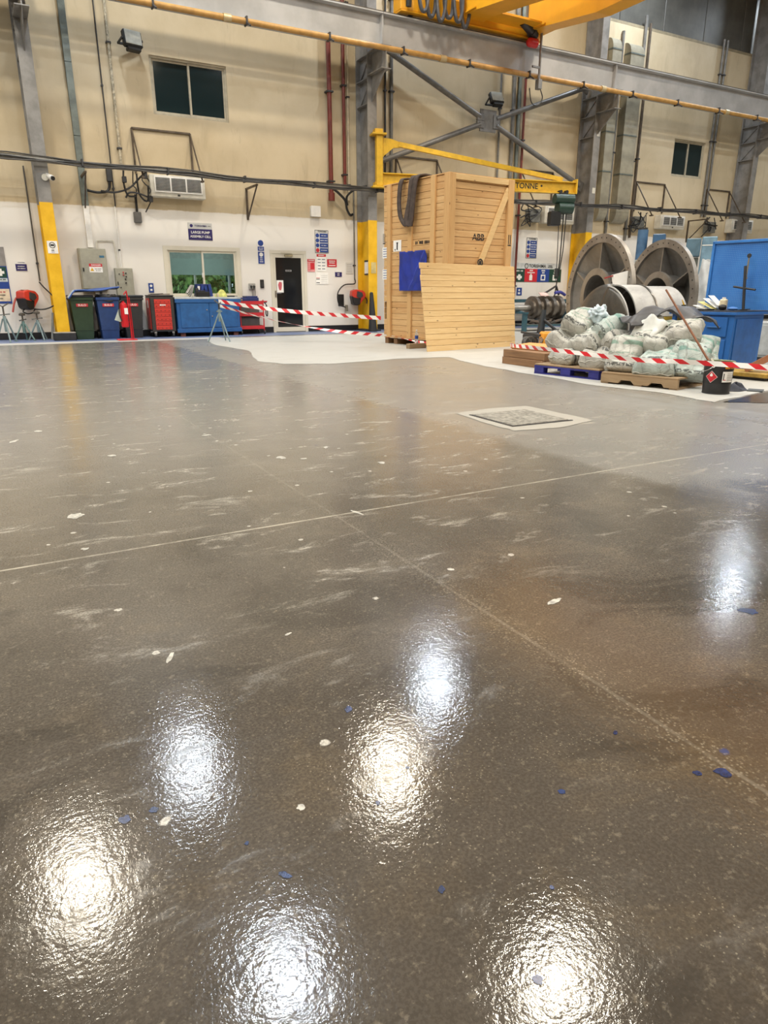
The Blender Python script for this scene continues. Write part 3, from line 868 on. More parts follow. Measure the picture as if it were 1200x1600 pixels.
vpipe('conduit', 'peeling white conduit left of the upper window', 'conduit', 3.29, 4.0, 10.5, 0.035, flat(186, 176, 154, 0.5, dirt=0.25, scale=20))
vpipe('fire_pipe', 'thick dark red fire pipe left of the crate column', 'pipe', 8.86, 3.65, 10.5, 0.06, RUST, W - 0.12)
vpipe('fire_pipe', 'thinner dark red fire pipe nearest the crate column', 'pipe', 9.30, 3.85, 10.5, 0.045, RUST, W - 0.1)
vpipe('fire_pipe', 'slim red pipe behind the jib arm', 'pipe', 15.6, 0.9, 10.5, 0.04, RUST, W - 0.1)
vpipe('conduit', 'pale conduit beside the thinner red pipe', 'conduit', 9.44, 3.6, 10.5, 0.03, flat(200, 186, 160, 0.5))
vpipe('conduit', 'thin grey conduit dropping to the red reel by the crate', 'conduit', 9.59, 1.45, 3.9, 0.02, PIPE_GREY)
vpipe('conduit', 'dark conduit dropping to the reel by the jack stands', 'conduit', 1.13, 1.35, 3.85, 0.018, flat(84, 80, 76, 0.5), W - 0.08)
vpipe('conduit', 'grey conduit right behind the jib mast', 'conduit', 10.62, 3.9, 10.5, 0.028, DARK)
vpipe('conduit', 'wider grey conduit beside the jib mast', 'conduit', 10.82, 3.9, 10.5, 0.05, PIPE_GREY)
vpipe('conduit', 'grey conduit behind the bracing node', 'conduit', 14.68, 3.9, 10.5, 0.032, PIPE_GREY)
vpipe('conduit', 'wide grey conduit left of the slim red pipe', 'conduit', 15.2, 3.9, 10.5, 0.06, PIPE_GREY)
vpipe('conduit', 'grey conduit touching the slim red pipe', 'conduit', 15.42, 3.9, 10.5, 0.06, GALV)
vpipe('conduit', 'thin dark conduit between the two air ducts', 'conduit', 19.62, 3.1, 9.3, 0.05, PIPE_GREY)
vpipe('conduit', 'grey conduit right of the wide air duct', 'conduit', 20.62, 2.9, 9.9, 0.05, PIPE_GREY)
vpipe('conduit', 'second grey conduit right of the wide air duct', 'conduit', 20.85, 3.0, 9.7, 0.045, FRM)
vpipe('conduit', 'left one of the conduit pair beside the far upper window', 'conduit', 24.66, 3.9, 9.8, 0.04, PIPE_GREY)
vpipe('conduit', 'right one of the conduit pair beside the far upper window', 'conduit', 24.86, 3.9, 9.8, 0.04, PIPE_GREY)
def air_duct(label, x0, x1, z0, z1, mat, d):
    t = thing('air_duct', label, 'duct', ((x0 + x1) / 2, W, z0), group='air ducts on the wall')
    w = (x1 - x0) / 2
    h = z1 - z0
    n = 4
    for k in range(n):
        a, b = 0.35 + (h - 0.7) * k / n, 0.35 + (h - 0.7) * (k + 1) / n
        MB().bx(-w, w, -d, -0.02, a + 0.006, b - 0.006).build('duct_section', mat, t)
        MB().bx(-w - 0.015, w + 0.015, -d - 0.015, -0.02, b - 0.02, b + 0.02).build('joint_flange', GALV, t)
    for s, base in ((1, h - 0.35), (-1, 0.35)):
        pr = [(-0.0, base)] + [(-d * math.cos(a), base + s * 0.35 * math.sin(a)) for a in [PI / 2 * q / 6 for q in range(7)]]
        MB().prism(pr, -w, w, 'X').build('elbow', mat, t)
DUCTM = flat(164, 158, 140, 0.45, 0.25, dirt=0.12, scale=2)
air_duct('narrow sheet-metal air duct beside the third column', 19.05, 19.45, 3.5, 9.05, DUCTM, 0.22)
air_duct('wide sheet-metal air duct on the wall right of the third column', 19.80, 20.42, 3.45, 9.0, DUCTM, 0.30)

# ------------------------------------------------------------------ cross bracing
brc = thing('cross_bracing', 'grey tubular cross bracing between the crate column and the next', 'brace', (14.06, 18.9, 6.05))
BRM = flat(112, 110, 108, 0.4, 0.2)
for dx, dz, sx, sz in ((-3.98, 1.55, -0.3, 0.08), (-3.98, -1.50, -0.3, -0.12), (3.85, 1.35, 0.3, 0.08), (3.9, -1.52, 0.3, -0.1)):
    MB().cyl((sx, 0, sz), (dx, 0, dz), 0.075, seg=14).build('tube', BRM, brc, True)
    MB().bx(sx - 0.12, sx + 0.12, -0.05, 0.05, sz - 0.1, sz + 0.1, 0.01).build('end_fork', BRM, brc)
    MB().box((dx, 0, dz), (0.3, 0.04, 0.3), Matrix.Rotation(0.4, 3, 'Y')).build('gusset_plate', BRM, brc)
MB().bx(-0.3, 0.3, -0.02, 0.02, -0.3, 0.3).build('gusset_plate', BRM, brc)

# ------------------------------------------------------------------ floodlights
def floodlight(label, x, z, tilt, yaw):
    f = thing('floodlight', label, 'floodlight', (x, W - 0.36, z), group='floodlights on the wall', rot=(tilt, 0, yaw))
    MB().bx(-0.22, 0.22, -0.05, 0.10, -0.18, 0.18, 0.03).build('housing', BLACK, f)
    MB().bx(-0.19, 0.19, -0.062, -0.05, -0.14, 0.16, 0.006).build('lens', flat(176, 176, 168, 0.2), f)
    MB().bx(-0.16, 0.16, -0.04, 0.10, -0.26, -0.18, 0.015).build('gear_box', BLACK, f)
    MB().bx(-0.25, -0.22, 0.0, 0.30, -0.02, 0.02).bx(0.22, 0.25, 0.0, 0.30, -0.02, 0.02).bx(-0.25, 0.25, 0.26, 0.30, -0.02, 0.02).build('yoke', DARK, f)
floodlight('black floodlight on the wall left of the upper window', 3.78, 6.66, R(-12), R(12))
floodlight('black tilted floodlight above the bracing node', 14.3, 6.68, R(-30), R(-8))

# ------------------------------------------------------------------ air conditioners
def aircon(label, x0, x1, z0, z1, d=0.3):
    t = thing('air_conditioner', label, 'air conditioner', ((x0 + x1) / 2, W, z0), group='wall air conditioners')
    w, h = (x1 - x0) / 2, z1 - z0
    MB().bx(-w, w, -d, 0.0, 0, h, 0.015).build('casing', OFFWH, t)
    g = MB()
    g.bx(-w + 0.1, w - 0.08, -d - 0.03, -d, h - 0.07, h - 0.03).bx(-w + 0.1, w - 0.08, -d - 0.03, -d, 0.10, 0.13)
    n = 3
    for k in range(n + 1):
        x = -w + 0.1 + (2 * w - 0.21) * k / n
        g.bx(x, x + 0.03, -d - 0.03, -d, 0.13, h - 0.07)
    g.build('grille_frame', WHITE, t)
    MB().bx(-w + 0.12, w - 0.1, -d - 0.006, -d + 0.001, 0.12, h - 0.05).build('grille_back', flat(70, 70, 70, 0.6), t)
    lm = MB().bx(-w + 0.12, w - 0.1, -d - 0.022, -d - 0.004, 0, 0.008).mesh('louvre', flat(200, 200, 196, 0.5))
    k = 0
    z = 0.145
    while z < h - 0.08:
        link('louvre', lm, None, t, (0, 0, z)); z += 0.032
    MB().bx(-0.03, 0.03, -d - 0.02, -d, 0.03, 0.07).build('knob', DARK, t)
aircon('white window air conditioner under the pipe, above the purple sign', 3.88, 5.24, 3.36, 3.86)
aircon('white window air conditioner just right of the tall crate', 16.55, 17.86, 3.30, 3.83)
aircon('white window air conditioner above the right flanged disc', 22.12, 23.45, 3.36, 3.82)
aircon('white window air conditioner at the far right above the pegboard', 26.2, 27.55, 3.37, 3.87)

# ------------------------------------------------------------------ signs and notices
def sign(name, label, x0, x1, z0, z1, bg, rects=(), texts=(), discs=(), y=W, cat='sign', th=0.012, group=None):
    t = thing(name, label, cat, (x0, y, z0), group=group)
    MB().bx(0, x1 - x0, -th, 0, 0, z1 - z0).build('board', bg, t)
    for i, (a, b, c, d, m) in enumerate(rects):
        MB().bx(a, b, -th - 0.0016 - 0.0002 * i, -th, c, d).build('print_block', m, t)
    for x, z, r, m in discs:
        MB().cyl((x, -th - (0.0044 if m is WHITE or m is GREYSIGN else 0.004), z), (x, -th, z), r, seg=20).build('print_disc', m, t)
    for s, x, z, sz, m in texts:
        if s in READABLE: text(t, s, sz, m, (x, -th - 0.0065, z), bold=True)
        else: marks(t, s, sz, m, (x, -th - 0.006, z), sx=0.9)
    return t
GREYSIGN = flat(188, 188, 186, 0.5, dirt=0.04)
sign('assembly_sign', 'purple assembly cell sign over the office window', 4.79, 5.42, 2.40, 2.82, GREYSIGN, [(0, 0.63, 0, 0.27, NAVY)],
     [('LARGE PUMP', 0.315, 0.185, 0.085, WHITE), ('ASSEMBLY CELL', 0.315, 0.085, 0.078, WHITE), ('TORISHIMA', 0.33, 0.345, 0.062, NAVY), ('SERVICE', 0.56, 0.345, 0.02, INK)], [(0.09, 0.345, 0.04, NAVY)])
sign('mandatory_sign', 'tall blue mandatory-wear sign left of the office door', 6.64, 6.84, 1.85, 2.47, WHITE, [(0.01, 0.19, 0.33, 0.44, SIGNBLUE), (0.01, 0.19, 0.0, 0.31, SIGNBLUE), (0.06, 0.14, 0.50, 0.56, WHITE)],
     [('FACE MASK', 0.1, 0.40, 0.028, WHITE), ('REQUIRED', 0.1, 0.365, 0.028, WHITE), ('WASH', 0.1, 0.15, 0.04, WHITE), ('YOUR', 0.1, 0.10, 0.04, WHITE), ('HANDS', 0.1, 0.05, 0.04, WHITE)], [(0.1, 0.53, 0.078, SIGNBLUE), (0.1, 0.235, 0.055, WHITE)])
def ppe(label, x0, z0, w, h):
    rows = []
    ds = []
    for k in range(4):
        z = h * (0.03 + 0.215 * k)
        rows.append((w * 0.36, w * 0.96, z, z + h * 0.18, SIGNBLUE))
        ds.append((w * 0.19, z + h * 0.09, w * 0.13, SIGNBLUE if k else SIGNRED))
    tx = [('TORISHIMA', w * 0.55, h * 0.935, w * 0.13, INK)]
    for k, s in enumerate(('NO SMOKING', 'EAR MUFFS', 'SAFETY SHOES', 'HARD HATS')):
        tx.append((s, w * 0.66, h * (0.03 + 0.215 * k) + h * 0.09, w * 0.085, WHITE))
    sign('safety_board', label, x0, x0 + w, z0, z0 + h, flat(206, 206, 204, 0.5, dirt=0.05), rows + [(0, w, 0, 0.012, DARK), (0, w, h - 0.012, h, DARK), (0, 0.012, 0, h, DARK), (w - 0.012, w, 0, h, DARK)], tx, ds)
ppe('white and blue safety-wear board above the red notices', 8.36, 2.17, 0.42, 0.61)
ppe('white and blue safety-wear board on the wall right of the crate', 16.08, 2.2, 0.46, 0.65)
sign('notice', 'narrow red notice right of the office door', 8.11, 8.34, 1.66, 2.0, flat(226, 150, 150, 0.5), [(0.0, 0.23, 0.27, 0.34, SIGNRED), (0.09, 0.21, 0.06, 0.24, SIGNRED)], [('DANGER', 0.115, 0.305, 0.045, WHITE)] + [('- - -', 0.05, 0.06 + 0.05 * k, 0.03, SIGNRED) for k in range(4)])
sign('notice', 'white chart with red heading under the safety-wear board', 8.40, 8.69, 1.68, 2.14, PAPER, [(0, 0.29, 0.39, 0.46, SIGNRED)] + [(0.03 + 0.13 * (k % 2), 0.12 + 0.14 * (k % 2), 0.05 + 0.085 * (k // 2), 0.075 + 0.085 * (k // 2), flat(120, 130, 140, 0.5)) for k in range(8)],
     [('EMERGENCY', 0.145, 0.425, 0.04, WHITE)])
sign('notice', 'wide red notice beside the white chart', 8.73, 9.03, 1.80, 2.01, SIGNRED, [(0.04, 0.26, 0.03, 0.05, WHITE)], [('AUTHORISED', 0.15, 0.16, 0.04, WHITE), ('PERSONNEL', 0.15, 0.11, 0.04, WHITE)])
sign('notice', 'small purple notice under the wide red one', 8.97, 9.19, 1.53, 1.71, WHITE, [(0, 0.22, 0, 0.13, NAVY)], [('PUMP', 0.11, 0.09, 0.035, WHITE), ('CELL', 0.11, 0.045, 0.035, WHITE)])
sign('notice', 'faded white sheet beside the grey conduit near the crate', 9.33, 9.55, 1.62, 1.93, flat(206, 202, 196, 0.6, dirt=0.02), [(0.03, 0.19, 0.05 + 0.05 * k, 0.06 + 0.05 * k, flat(150, 148, 146, 0.6)) for k in range(5)])
sign('notice', 'white sheet with two dark bars below the chart', 8.36, 8.75, 1.32, 1.64, PAPER, [(0.01, 0.12, 0.13, 0.15, INK), (0.01, 0.12, 0.03, 0.05, INK), (0.01, 0.12, 0.165, 0.18, SIGNRED)] + [(0.16, 0.36, 0.03 + 0.05 * k, 0.04 + 0.05 * k, GREYSIGN) for k in range(5)])
sign('card_reader', 'small black card reader left of the office door', 6.67, 6.77, 1.21, 1.43, BLACK, [(0.02, 0.08, 0.04, 0.18, DARK)], cat='reader', th=0.04)
sign('socket_sign', 'small blue sign with two white symbols by the red tool cabinet', 3.655, 3.78, 1.09, 1.32, SIGNBLUE, [(0.035, 0.09, 0.04, 0.09, WHITE)], [], [(0.0625, 0.165, 0.032, WHITE)])
sign('first_aid_board', 'blue first aid board cut by the left picture edge', -0.35, 0.47, 0.84, 2.1, SIGNBLUE, [(0, 0.82, 0.84, 1.26, flat(142, 138, 136, 0.5)), (0.55, 0.80, 0.58, 0.82, SIGNGREEN), (0.645, 0.705, 0.62, 0.78, WHITE), (0.595, 0.755, 0.67, 0.73, WHITE), (0.55, 0.80, 0.49, 0.57, flat(196, 206, 208, 0.5)), (0.40, 0.80, 0.05, 0.33, flat(226, 208, 180, 0.5))],
     [('FIRST AID', 0.675, 0.54, 0.04, INK), ('IN CASE OF', 0.6, 0.26, 0.045, SIGNRED), ('EMERGENCY', 0.6, 0.19, 0.045, INK), ('CALL', 0.6, 0.11, 0.045, INK)])
sign('notice', 'small purple sign right of the first aid board', 0.66, 0.90, 1.58, 1.80, WHITE, [(0, 0.24, 0, 0.15, NAVY)], [('COMPRESSED', 0.12, 0.10, 0.03, WHITE), ('AIR STATION', 0.12, 0.05, 0.03, WHITE), ('TORISHIMA', 0.13, 0.185, 0.03, NAVY)])
GRN, RD, BL = SIGNGREEN, SIGNRED, SIGNBLUE
sign('emergency_board', 'white board with green, red and blue emergency panels right of the crate', 15.64, 17.72, 1.44, 2.05, flat(206, 208, 208, 0.5), [(0.0, 0.44, 0.0, 0.42, GRN), (0.44, 0.99, 0.0, 0.42, RD), (0.99, 1.53, 0, 0.42, BL), (1.53, 2.08, 0, 0.42, GRN),
      (0.16, 0.26, 0.06, 0.24, WHITE), (0.10, 0.32, 0.11, 0.19, WHITE), (0.65, 0.78, 0.05, 0.22, WHITE), (0.69, 0.74, 0.22, 0.27, WHITE), (1.16, 1.36, 0.05, 0.24, WHITE), (1.70, 1.76, 0.05, 0.24, WHITE), (1.76, 1.90, 0.05, 0.11, WHITE), (1.20, 1.32, 0.09, 0.20, BL)],
     [('TORISHIMA', 0.98, 0.51, 0.145, INK), ('SERVICE', 1.55, 0.53, 0.05, INK), ('SOLUTIONS', 1.56, 0.48, 0.05, INK), ('FIRST AID', 0.2, 0.35, 0.07, WHITE), ('FIRE', 0.72, 0.37, 0.07, WHITE), ('EXTINGUISHER', 0.72, 0.30, 0.055, WHITE), ('SPILL', 1.26, 0.37, 0.07, WHITE), ('KIT', 1.26, 0.30, 0.07, WHITE), ('EYE', 1.80, 0.37, 0.07, WHITE), ('WASH', 1.80, 0.30, 0.07, WHITE)],
     [(0.5, 0.51, 0.085, INK), (0.5, 0.51, 0.062, GREYSIGN)])
sign('socket_sign', 'small blue sign with white symbols under the emergency board', 15.78, 16.0, 1.0, 1.25, SIGNBLUE, [(0.05, 0.15, 0.04, 0.1, WHITE)], [], [(0.1, 0.17, 0.035, WHITE)])
t = thing('junction_box', 'white junction box on the wall above the office door', 'box', (8.37, W, 3.12))
MB().bx(-0.14, 0.14, -0.12, 0, 0, 0.27, 0.015).build('box', WHITE, t); MB().bx(-0.145, 0.145, -0.14, -0.12, -0.005, 0.275, 0.008).build('lid', PAPER, t)
t = thing('power_socket', 'grey power socket with dangling leads beside the office window', 'socket', (6.42, W, 1.17))
MB().bx(-0.09, 0.09, -0.07, 0, 0, 0.16, 0.01).build('box', flat(170, 168, 164, 0.5), t)
for k in range(2): MB().cyl((-0.04 + 0.08 * k, -0.07, 0.08), (-0.04 + 0.08 * k, -0.12, 0.07), 0.03, seg=12).build('plug', DARK, t)
for k in range(3): MB().tube([(-0.03 + 0.04 * k, -0.1, 0.05), (-0.02 + 0.04 * k, -0.1, -0.12), (0.02 * k - 0.04, -0.06, -0.32 - 0.05 * k)], 0.008, 6, 4).build('lead', DARK, t)

# ------------------------------------------------------------------ electrical cabinets
CABM = flat(158, 156, 142, 0.45, dirt=0.06)
t = thing('electrical_cabinet', 'large grey electrical cabinet with danger label above the bins', 'cabinet', (2.05, W, 1.16))
MB().bx(0, 0.62, -0.25, 0, 0, 0.95, 0.006).build('body', CABM, t)
d = MB().bx(0.02, 0.62, -0.275, -0.252, 0.01, 0.945, 0.008).build('door', CABM, t)
MB().bx(0.05, 0.08, -0.295, -0.275, 0.42, 0.50, 0.004).build('lock', BLACK, d)
dl = MB().bx(0.20, 0.50, -0.278, -0.275, 0.40, 0.60).build('danger_label', PAPER, d)
MB().bx(0.20, 0.50, -0.280, -0.278, 0.53, 0.60).build('label_band', SIGNRED, d)
text(d, 'DANGER', 0.055, WHITE, (0.36, -0.2815, 0.565), bold=True)
MB().prism([(0.215, 0.43), (0.305, 0.43), (0.26, 0.51)], -0.280, -0.278).build('warning_triangle', YELLOW, d)
marks(d, 'XXXX XXXXXXX', 0.022, INK, (0.40, -0.2795, 0.48)); marks(d, 'XXX XXXXX', 0.022, INK, (0.40, -0.2795, 0.44))
MB().bx(0.46, 0.57, -0.278, -0.275, 0.74, 0.79).build('badge', flat(60, 110, 140, 0.4), d)
t = thing('control_box', 'small grey control box with buttons right of the large cabinet', 'control box', (2.85, W, 0.99))
MB().bx(0, 0.42, -0.16, 0, 0, 0.68, 0.006).build('body', CABM, t)
d = MB().bx(0.0, 0.42, -0.18, -0.162, 0.0, 0.68, 0.008).build('door', CABM, t)
for x, z, r, m in ((0.19, 0.58, 0.016, SIGNRED), (0.19, 0.52, 0.016, SIGNRED), (0.25, 0.56, 0.016, BLACK), (0.25, 0.48, 0.016, BLACK), (0.23, 0.42, 0.018, BLACK), (0.23, 0.33, 0.018, BLACK), (0.09, 0.54, 0.014, BLACK), (0.10, 0.22, 0.014, BLACK)):
    MB().cyl((x, -0.18, z), (x, -0.21, z), r, seg=12).build('button', m, d)
MB().bx(0.03, 0.05, -0.2, -0.18, 0.28, 0.36).build('lock', BLACK, d)

# ------------------------------------------------------------------ loose wall wiring by the left air conditioner
t = thing('switch_box', 'small dark switch box on a cable stub above the control box', 'switch', (3.55, W, 2.62))
MB().bx(-0.09, 0.09, -0.1, 0, 0.13, 0.38, 0.012).build('box', flat(92, 90, 88, 0.5), t)
MB().tube([(0, -0.05, 0.38), (0, -0.06, 0.78)], 0.03, 8).build('cable', BLACK, t)
t = thing('cable_bundle', 'tangled black hoses and valves on the wall left of the air conditioner', 'cables', (3.5, W - 0.2, 3.4))
for k, pl in enumerate(([(-0.75, 0.1, 0.03), (-0.45, 0, 0.0), (-0.1, 0, 0.12), (0.15, -0.05, 0.35), (0.3, -0.6, 0.5)], [(-0.2, 0, 0.5), (-0.22, 0, 0.2), (-0.15, 0, -0.05), (0.05, 0, -0.05)], [(0.1, 0, 0.45), (0.12, 0, 0.0), (0.3, 0, -0.15), (0.35, 0, 0.2)],
        [(-0.2, 0.05, -0.1), (-0.1, 0, 0.02), (0.15, 0, 0.0), (0.42, 0, -0.1)], [(0.25, 0, 0.5), (0.42, -0.05, 0.2), (0.4, 0, -0.1), (0.25, 0.1, -0.4)], [(0.02, 0, 0.5), (0.0, 0.02, 0.2), (0.06, 0, 0.1), (0.04, 0, -0.1)], [(0.3, -0.05, 0.48), (0.2, -0.1, 0.3), (0.38, -0.1, 0.1), (0.3, -0.1, -0.02)])):
    MB().tube(pl, 0.022 if k < 4 else 0.014, 7, 5).build('hose', BLACK if k % 3 else DARK, t, True)
for x, z in ((-0.2, 0.3), (0.3, 0.42), (0.38, -0.1)):
    MB().bx(x - 0.05, x + 0.05, -0.05, 0.05, z - 0.07, z + 0.07, 0.01).build('valve', DARK, t)
t = thing('cable_outlet', 'black box and hose bent onto the grey cable duct', 'cables', (2.98, W - 0.06, 3.55))
MB().bx(-0.06, 0.06, -0.05, 0.05, 0.1, 0.38, 0.01).build('box', DARK, t)
MB().tube([(-0.55, 0, -0.12), (-0.3, -0.02, -0.16), (-0.06, 0, -0.1), (0, 0, 0.12)], 0.03, 8, 6).build('hose', BLACK, t, True)
for x0, l, seed in ((15.95, 'right of the tall crate', 1), (20.9, 'left of the third air conditioner', 2), (24.9, 'left of the far right air conditioner', 3)):
    t = thing('cable_box', 'grey wall box with tangled black cables ' + l, 'cables', (x0, W, 3.3), group='cable boxes by the air conditioners')
    MB().bx(0.0, 0.5, -0.2, 0, 0.02, 0.42, 0.01).build('box', flat(128, 128, 122, 0.5, dirt=0.15), t)
    rr = random.Random(seed)
    for k in range(4):
        p = [(rr.uniform(-0.4, 0.5), -0.26 - 0.03 * k, 0.55)]
        for q in range(3): p.append((rr.uniform(-0.4, 0.5), -0.24 - 0.03 * k, rr.uniform(-0.15, 0.45)))
        MB().tube(p, rr.uniform(0.012, 0.025), 6, 6).build('cable', BLACK if k % 2 else DARK, t, True)
t = thing('hose_stub', 'curled black hose hanging at the foot of the red pipes', 'hose', (9.3, W - 0.15, 3.45))
MB().tube([(-0.45, 0, 0.45), (-0.25, -0.05, 0.3), (-0.05, -0.05, 0.12), (0.0, -0.05, -0.1), (0.1, -0.05, -0.25), (0.2, 0, -0.22)], 0.035, 8, 6).tube([(0.35, -0.6, 0.45), (0.15, -0.3, 0.4), (-0.02, -0.1, 0.22), (0.02, -0.05, 0.0)], 0.03, 8, 6).build('hose', BLACK, t, True)
MB().cyl((-0.45, 0, 0.3), (-0.45, 0, 0.1), 0.09).build('valve', RUST, t)
t = thing('security_camera', 'white bullet security camera on the left column', 'camera', (1.62, W - 0.78, 3.58))
MB().cyl((-0.06, 0.1, 0.02), (0.02, -0.16, -0.06), 0.055, seg=14).build('housing', WHITE, t, True)
MB().cyl((0.02, -0.16, -0.06), (0.03, -0.185, -0.068), 0.045, seg=14).build('lens', BLACK, t, True)
MB().cyl((-0.08, 0.06, 0.0), (-0.08, 0.1, 0.16), 0.02).cyl((-0.12, 0.08, -0.02), (-0.12, 0.02, -0.03), 0.07).build('mount', OFFWH, t)
# ------------------------------------------------------------------ tall timber crate
PINE = wood('pine_boards', (216, 180, 128), (188, 142, 90))
PINE2 = wood('pale_pine_boards', (226, 196, 144), (204, 166, 112))
PINEZ = wood('pine_posts', (212, 174, 120), (190, 146, 94), 'Z')
OLDW = wood('weathered_timber', (150, 112, 76), (110, 82, 58))
OLDX = wood('grey_pallet_wood', (172, 146, 112), (140, 116, 88))
crate = thing('tall_crate', 'tall pine board shipping crate standing before the yellow column', 'crate', (7.94, 11.78, 0), R(6.5))
CWX, CWY, CZ0, CZ1 = 1.66, 2.15, 0.16, 3.23
n = 25
ph = (CZ1 - CZ0) / n
def plank(w, d, h, name='plank', m=PINE, bev=0.004):
    return MB().bx(0, w, 0, d, 0, h - 0.005, bev).mesh(name, m)
pf = plank(CWX, 0.022, ph); pl = plank(CWY, 0.022, ph)
rr = random.Random(5)
for k in range(n):
    z = CZ0 + k * ph
    j = rr.uniform(-0.003, 0.003)
    link('plank', pf, None, crate, (0, 0.0 + j, z))
    if k in (3, 4, 5):      # boards broken out near the far corner of the side
        short = plank(1.93, 0.022, ph)
        link('plank', short, None, crate, (0.022 + j, 0, z), (0, 0, PI / 2))
    else:
        link('plank', pl, None, crate, (0.022 + j, 0, z), (0, 0, PI / 2))
    link('plank', pf, None, crate, (0, CWY - 0.022, z))
    link('plank', pl, None, crate, (CWX, 0, z), (0, 0, PI / 2))
MB().bx(0.05, CWX - 0.05, 0.05, CWY - 0.05, CZ0, CZ1 - 0.05).build('inner_lining', flat(120, 92, 62, 0.8), crate)
for k in range(12):
    MB().bx(-0.02, CWX + 0.02, k * CWY / 12 + 0.003, (k + 1) * CWY / 12 - 0.003, CZ1, CZ1 + 0.02).build('roof_board', PINE, crate)
bt = MB().bx(-0.05, 0.0, -0.065, 0.065, CZ0 - 0.02, CZ1 + 0.01, 0.004).mesh('batten', PINEZ)
for y in (1.92, 0.455): link('batten', bt, None, crate, (0, y, 0))
MB().bx(-0.04, 0, 1.13, 1.26, CZ0, CZ1 - 0.02, 0.004).build('batten', PINEZ, crate)
MB().bx(-0.06, 0.0, -0.06, 0.10, CZ0 - 0.02, CZ1 + 0.005, 0.004).build('corner_post', PINEZ, crate)
MB().bx(-0.0, 0.10, -0.06, 0.0, CZ0, CZ1, 0.004).build('corner_post', PINEZ, crate)
MB().bx(1.50, CWX, -0.06, 0.0, CZ0, CZ1 + 0.005, 0.004).build('corner_post', PINEZ, crate)
MB().bx(0.10, 1.50, -0.05, 0.0, CZ1 - 0.10, CZ1, 0.004).build('top_rail', PINE2, crate)
MB().bx(0.10, 1.50, -0.05, 0.0, CZ0, CZ0 + 0.11, 0.004).build('bottom_rail', PINE2, crate)
MB().beam((1.52, -0.03, 3.06), (0.62, -0.03, 1.25), 0.035, 0.12, (0, 0, 1)).build('diagonal_brace', PINE2, crate)
for y in (0.05, 1.0, 1.72, 2.05):
    MB().bx(0.0, CWX, y - 0.06, y + 0.06, 0, CZ0 - 0.02, 0.006).build('skid_block', OLDW, crate)
MB().bx(-0.04, CWX, 0, CWY, CZ0 - 0.022, CZ0 - 0.002).build('base_board', PINE, crate)
# print, papers and tarpaulin on the side that faces left
LR = (PI / 2, 0, -PI / 2)
tp = MB()
def tarpf(u, v):
    y = 1.47 - 0.92 * u
    z = 1.12 + 0.78 * v
    b = 0.010 * math.sin(u * 9 + v * 4) + 0.014 * math.sin(v * 7 - u * 3) * u
    dd = (u - (0.42 + 0.58 * v))
    ridge = 0.05 * math.exp(-(dd / 0.05) ** 2) + 0.03 * max(0.0, dd)
    return Vector((-0.085 - abs(b) - ridge, y, z))
tp.grid(tarpf, 44, 30)
tarp = tp.build('tarpaulin', flat(30, 52, 150, 0.35, dirt=0.15, scale=4), crate, 'all')
sol = tarp.modifiers.new('thick', 'SOLIDIFY'); sol.thickness = 0.004
tarp['label'] = 'shiny blue plastic sheet'
MB().bx(-0.088, -0.05, 0.53, 1.49, 1.885, 1.905).build('tarpaulin_batten', PINE, crate)
for a, b, z0, z1, k in ((2.01, 2.20, 1.80, 2.02, 0), (1.52, 1.80, 1.92, 2.14, 1), (2.01, 2.20, 1.36, 1.57, 0)):
    p = MB().bx(-0.006, -0.003, a, b, z0, z1).build('paper_label', PAPER, crate)
    if k:
        MB().prism([(1.66, 1.98), (1.69, 2.10), (1.63, 2.10)], -0.009, -0.006, 'X').bx(-0.009, -0.006, 1.64, 1.68, 1.95, 2.05).bx(-0.009, -0.006, 1.72, 1.75, 1.94, 1.97).build('label_print', INK, p)
    else:
        for q in range(4): MB().bx(-0.008, -0.006, a + 0.03, b - 0.03, z0 + 0.03 + q * 0.05, z0 + 0.042 + q * 0.05).build('label_print', SIGNBLUE, p)
marks(crate, 'XX XXX XXXX', 0.085, INK, (-0.006, 0.80, 2.055), LR, 0.9)
for y in (2.17, 2.12): MB().bx(-0.006, -0.003, y - 0.008, y + 0.008, 2.12, 2.3).build('arrow_mark', INK, crate)
MB().bx(-0.006, -0.003, 2.10, 2.19, 2.09, 2.11).build('arrow_mark', INK, crate)
# print on the front
text(crate, 'ABB', 0.17, INK, (0.77, -0.008, 2.13), bold=True, sx=1.05)
MB().bx(0.6, 0.95, -0.011, -0.0085, 2.128, 2.136).build('lettering_gap', PINE, crate)
for x in (1.56, 1.61): MB().bx(x - 0.009, x + 0.009, -0.064, -0.061, 2.03, 2.21).build('arrow_mark', INK, crate)
MB().bx(1.54, 1.63, -0.064, -0.061, 2.0, 2.02).build('arrow_mark', INK, crate)
MB().lathe([(0.05, 0), (0.075, 0), (0.075, 0.003), (0.05, 0.003)], (0.80, -0.055, 1.66), 20, Matrix.Rotation(PI / 2, 3, 'X'), True).bx(0.77, 0.83, -0.056, -0.053, 1.62, 1.69).build('stencil_mark', INK, crate)

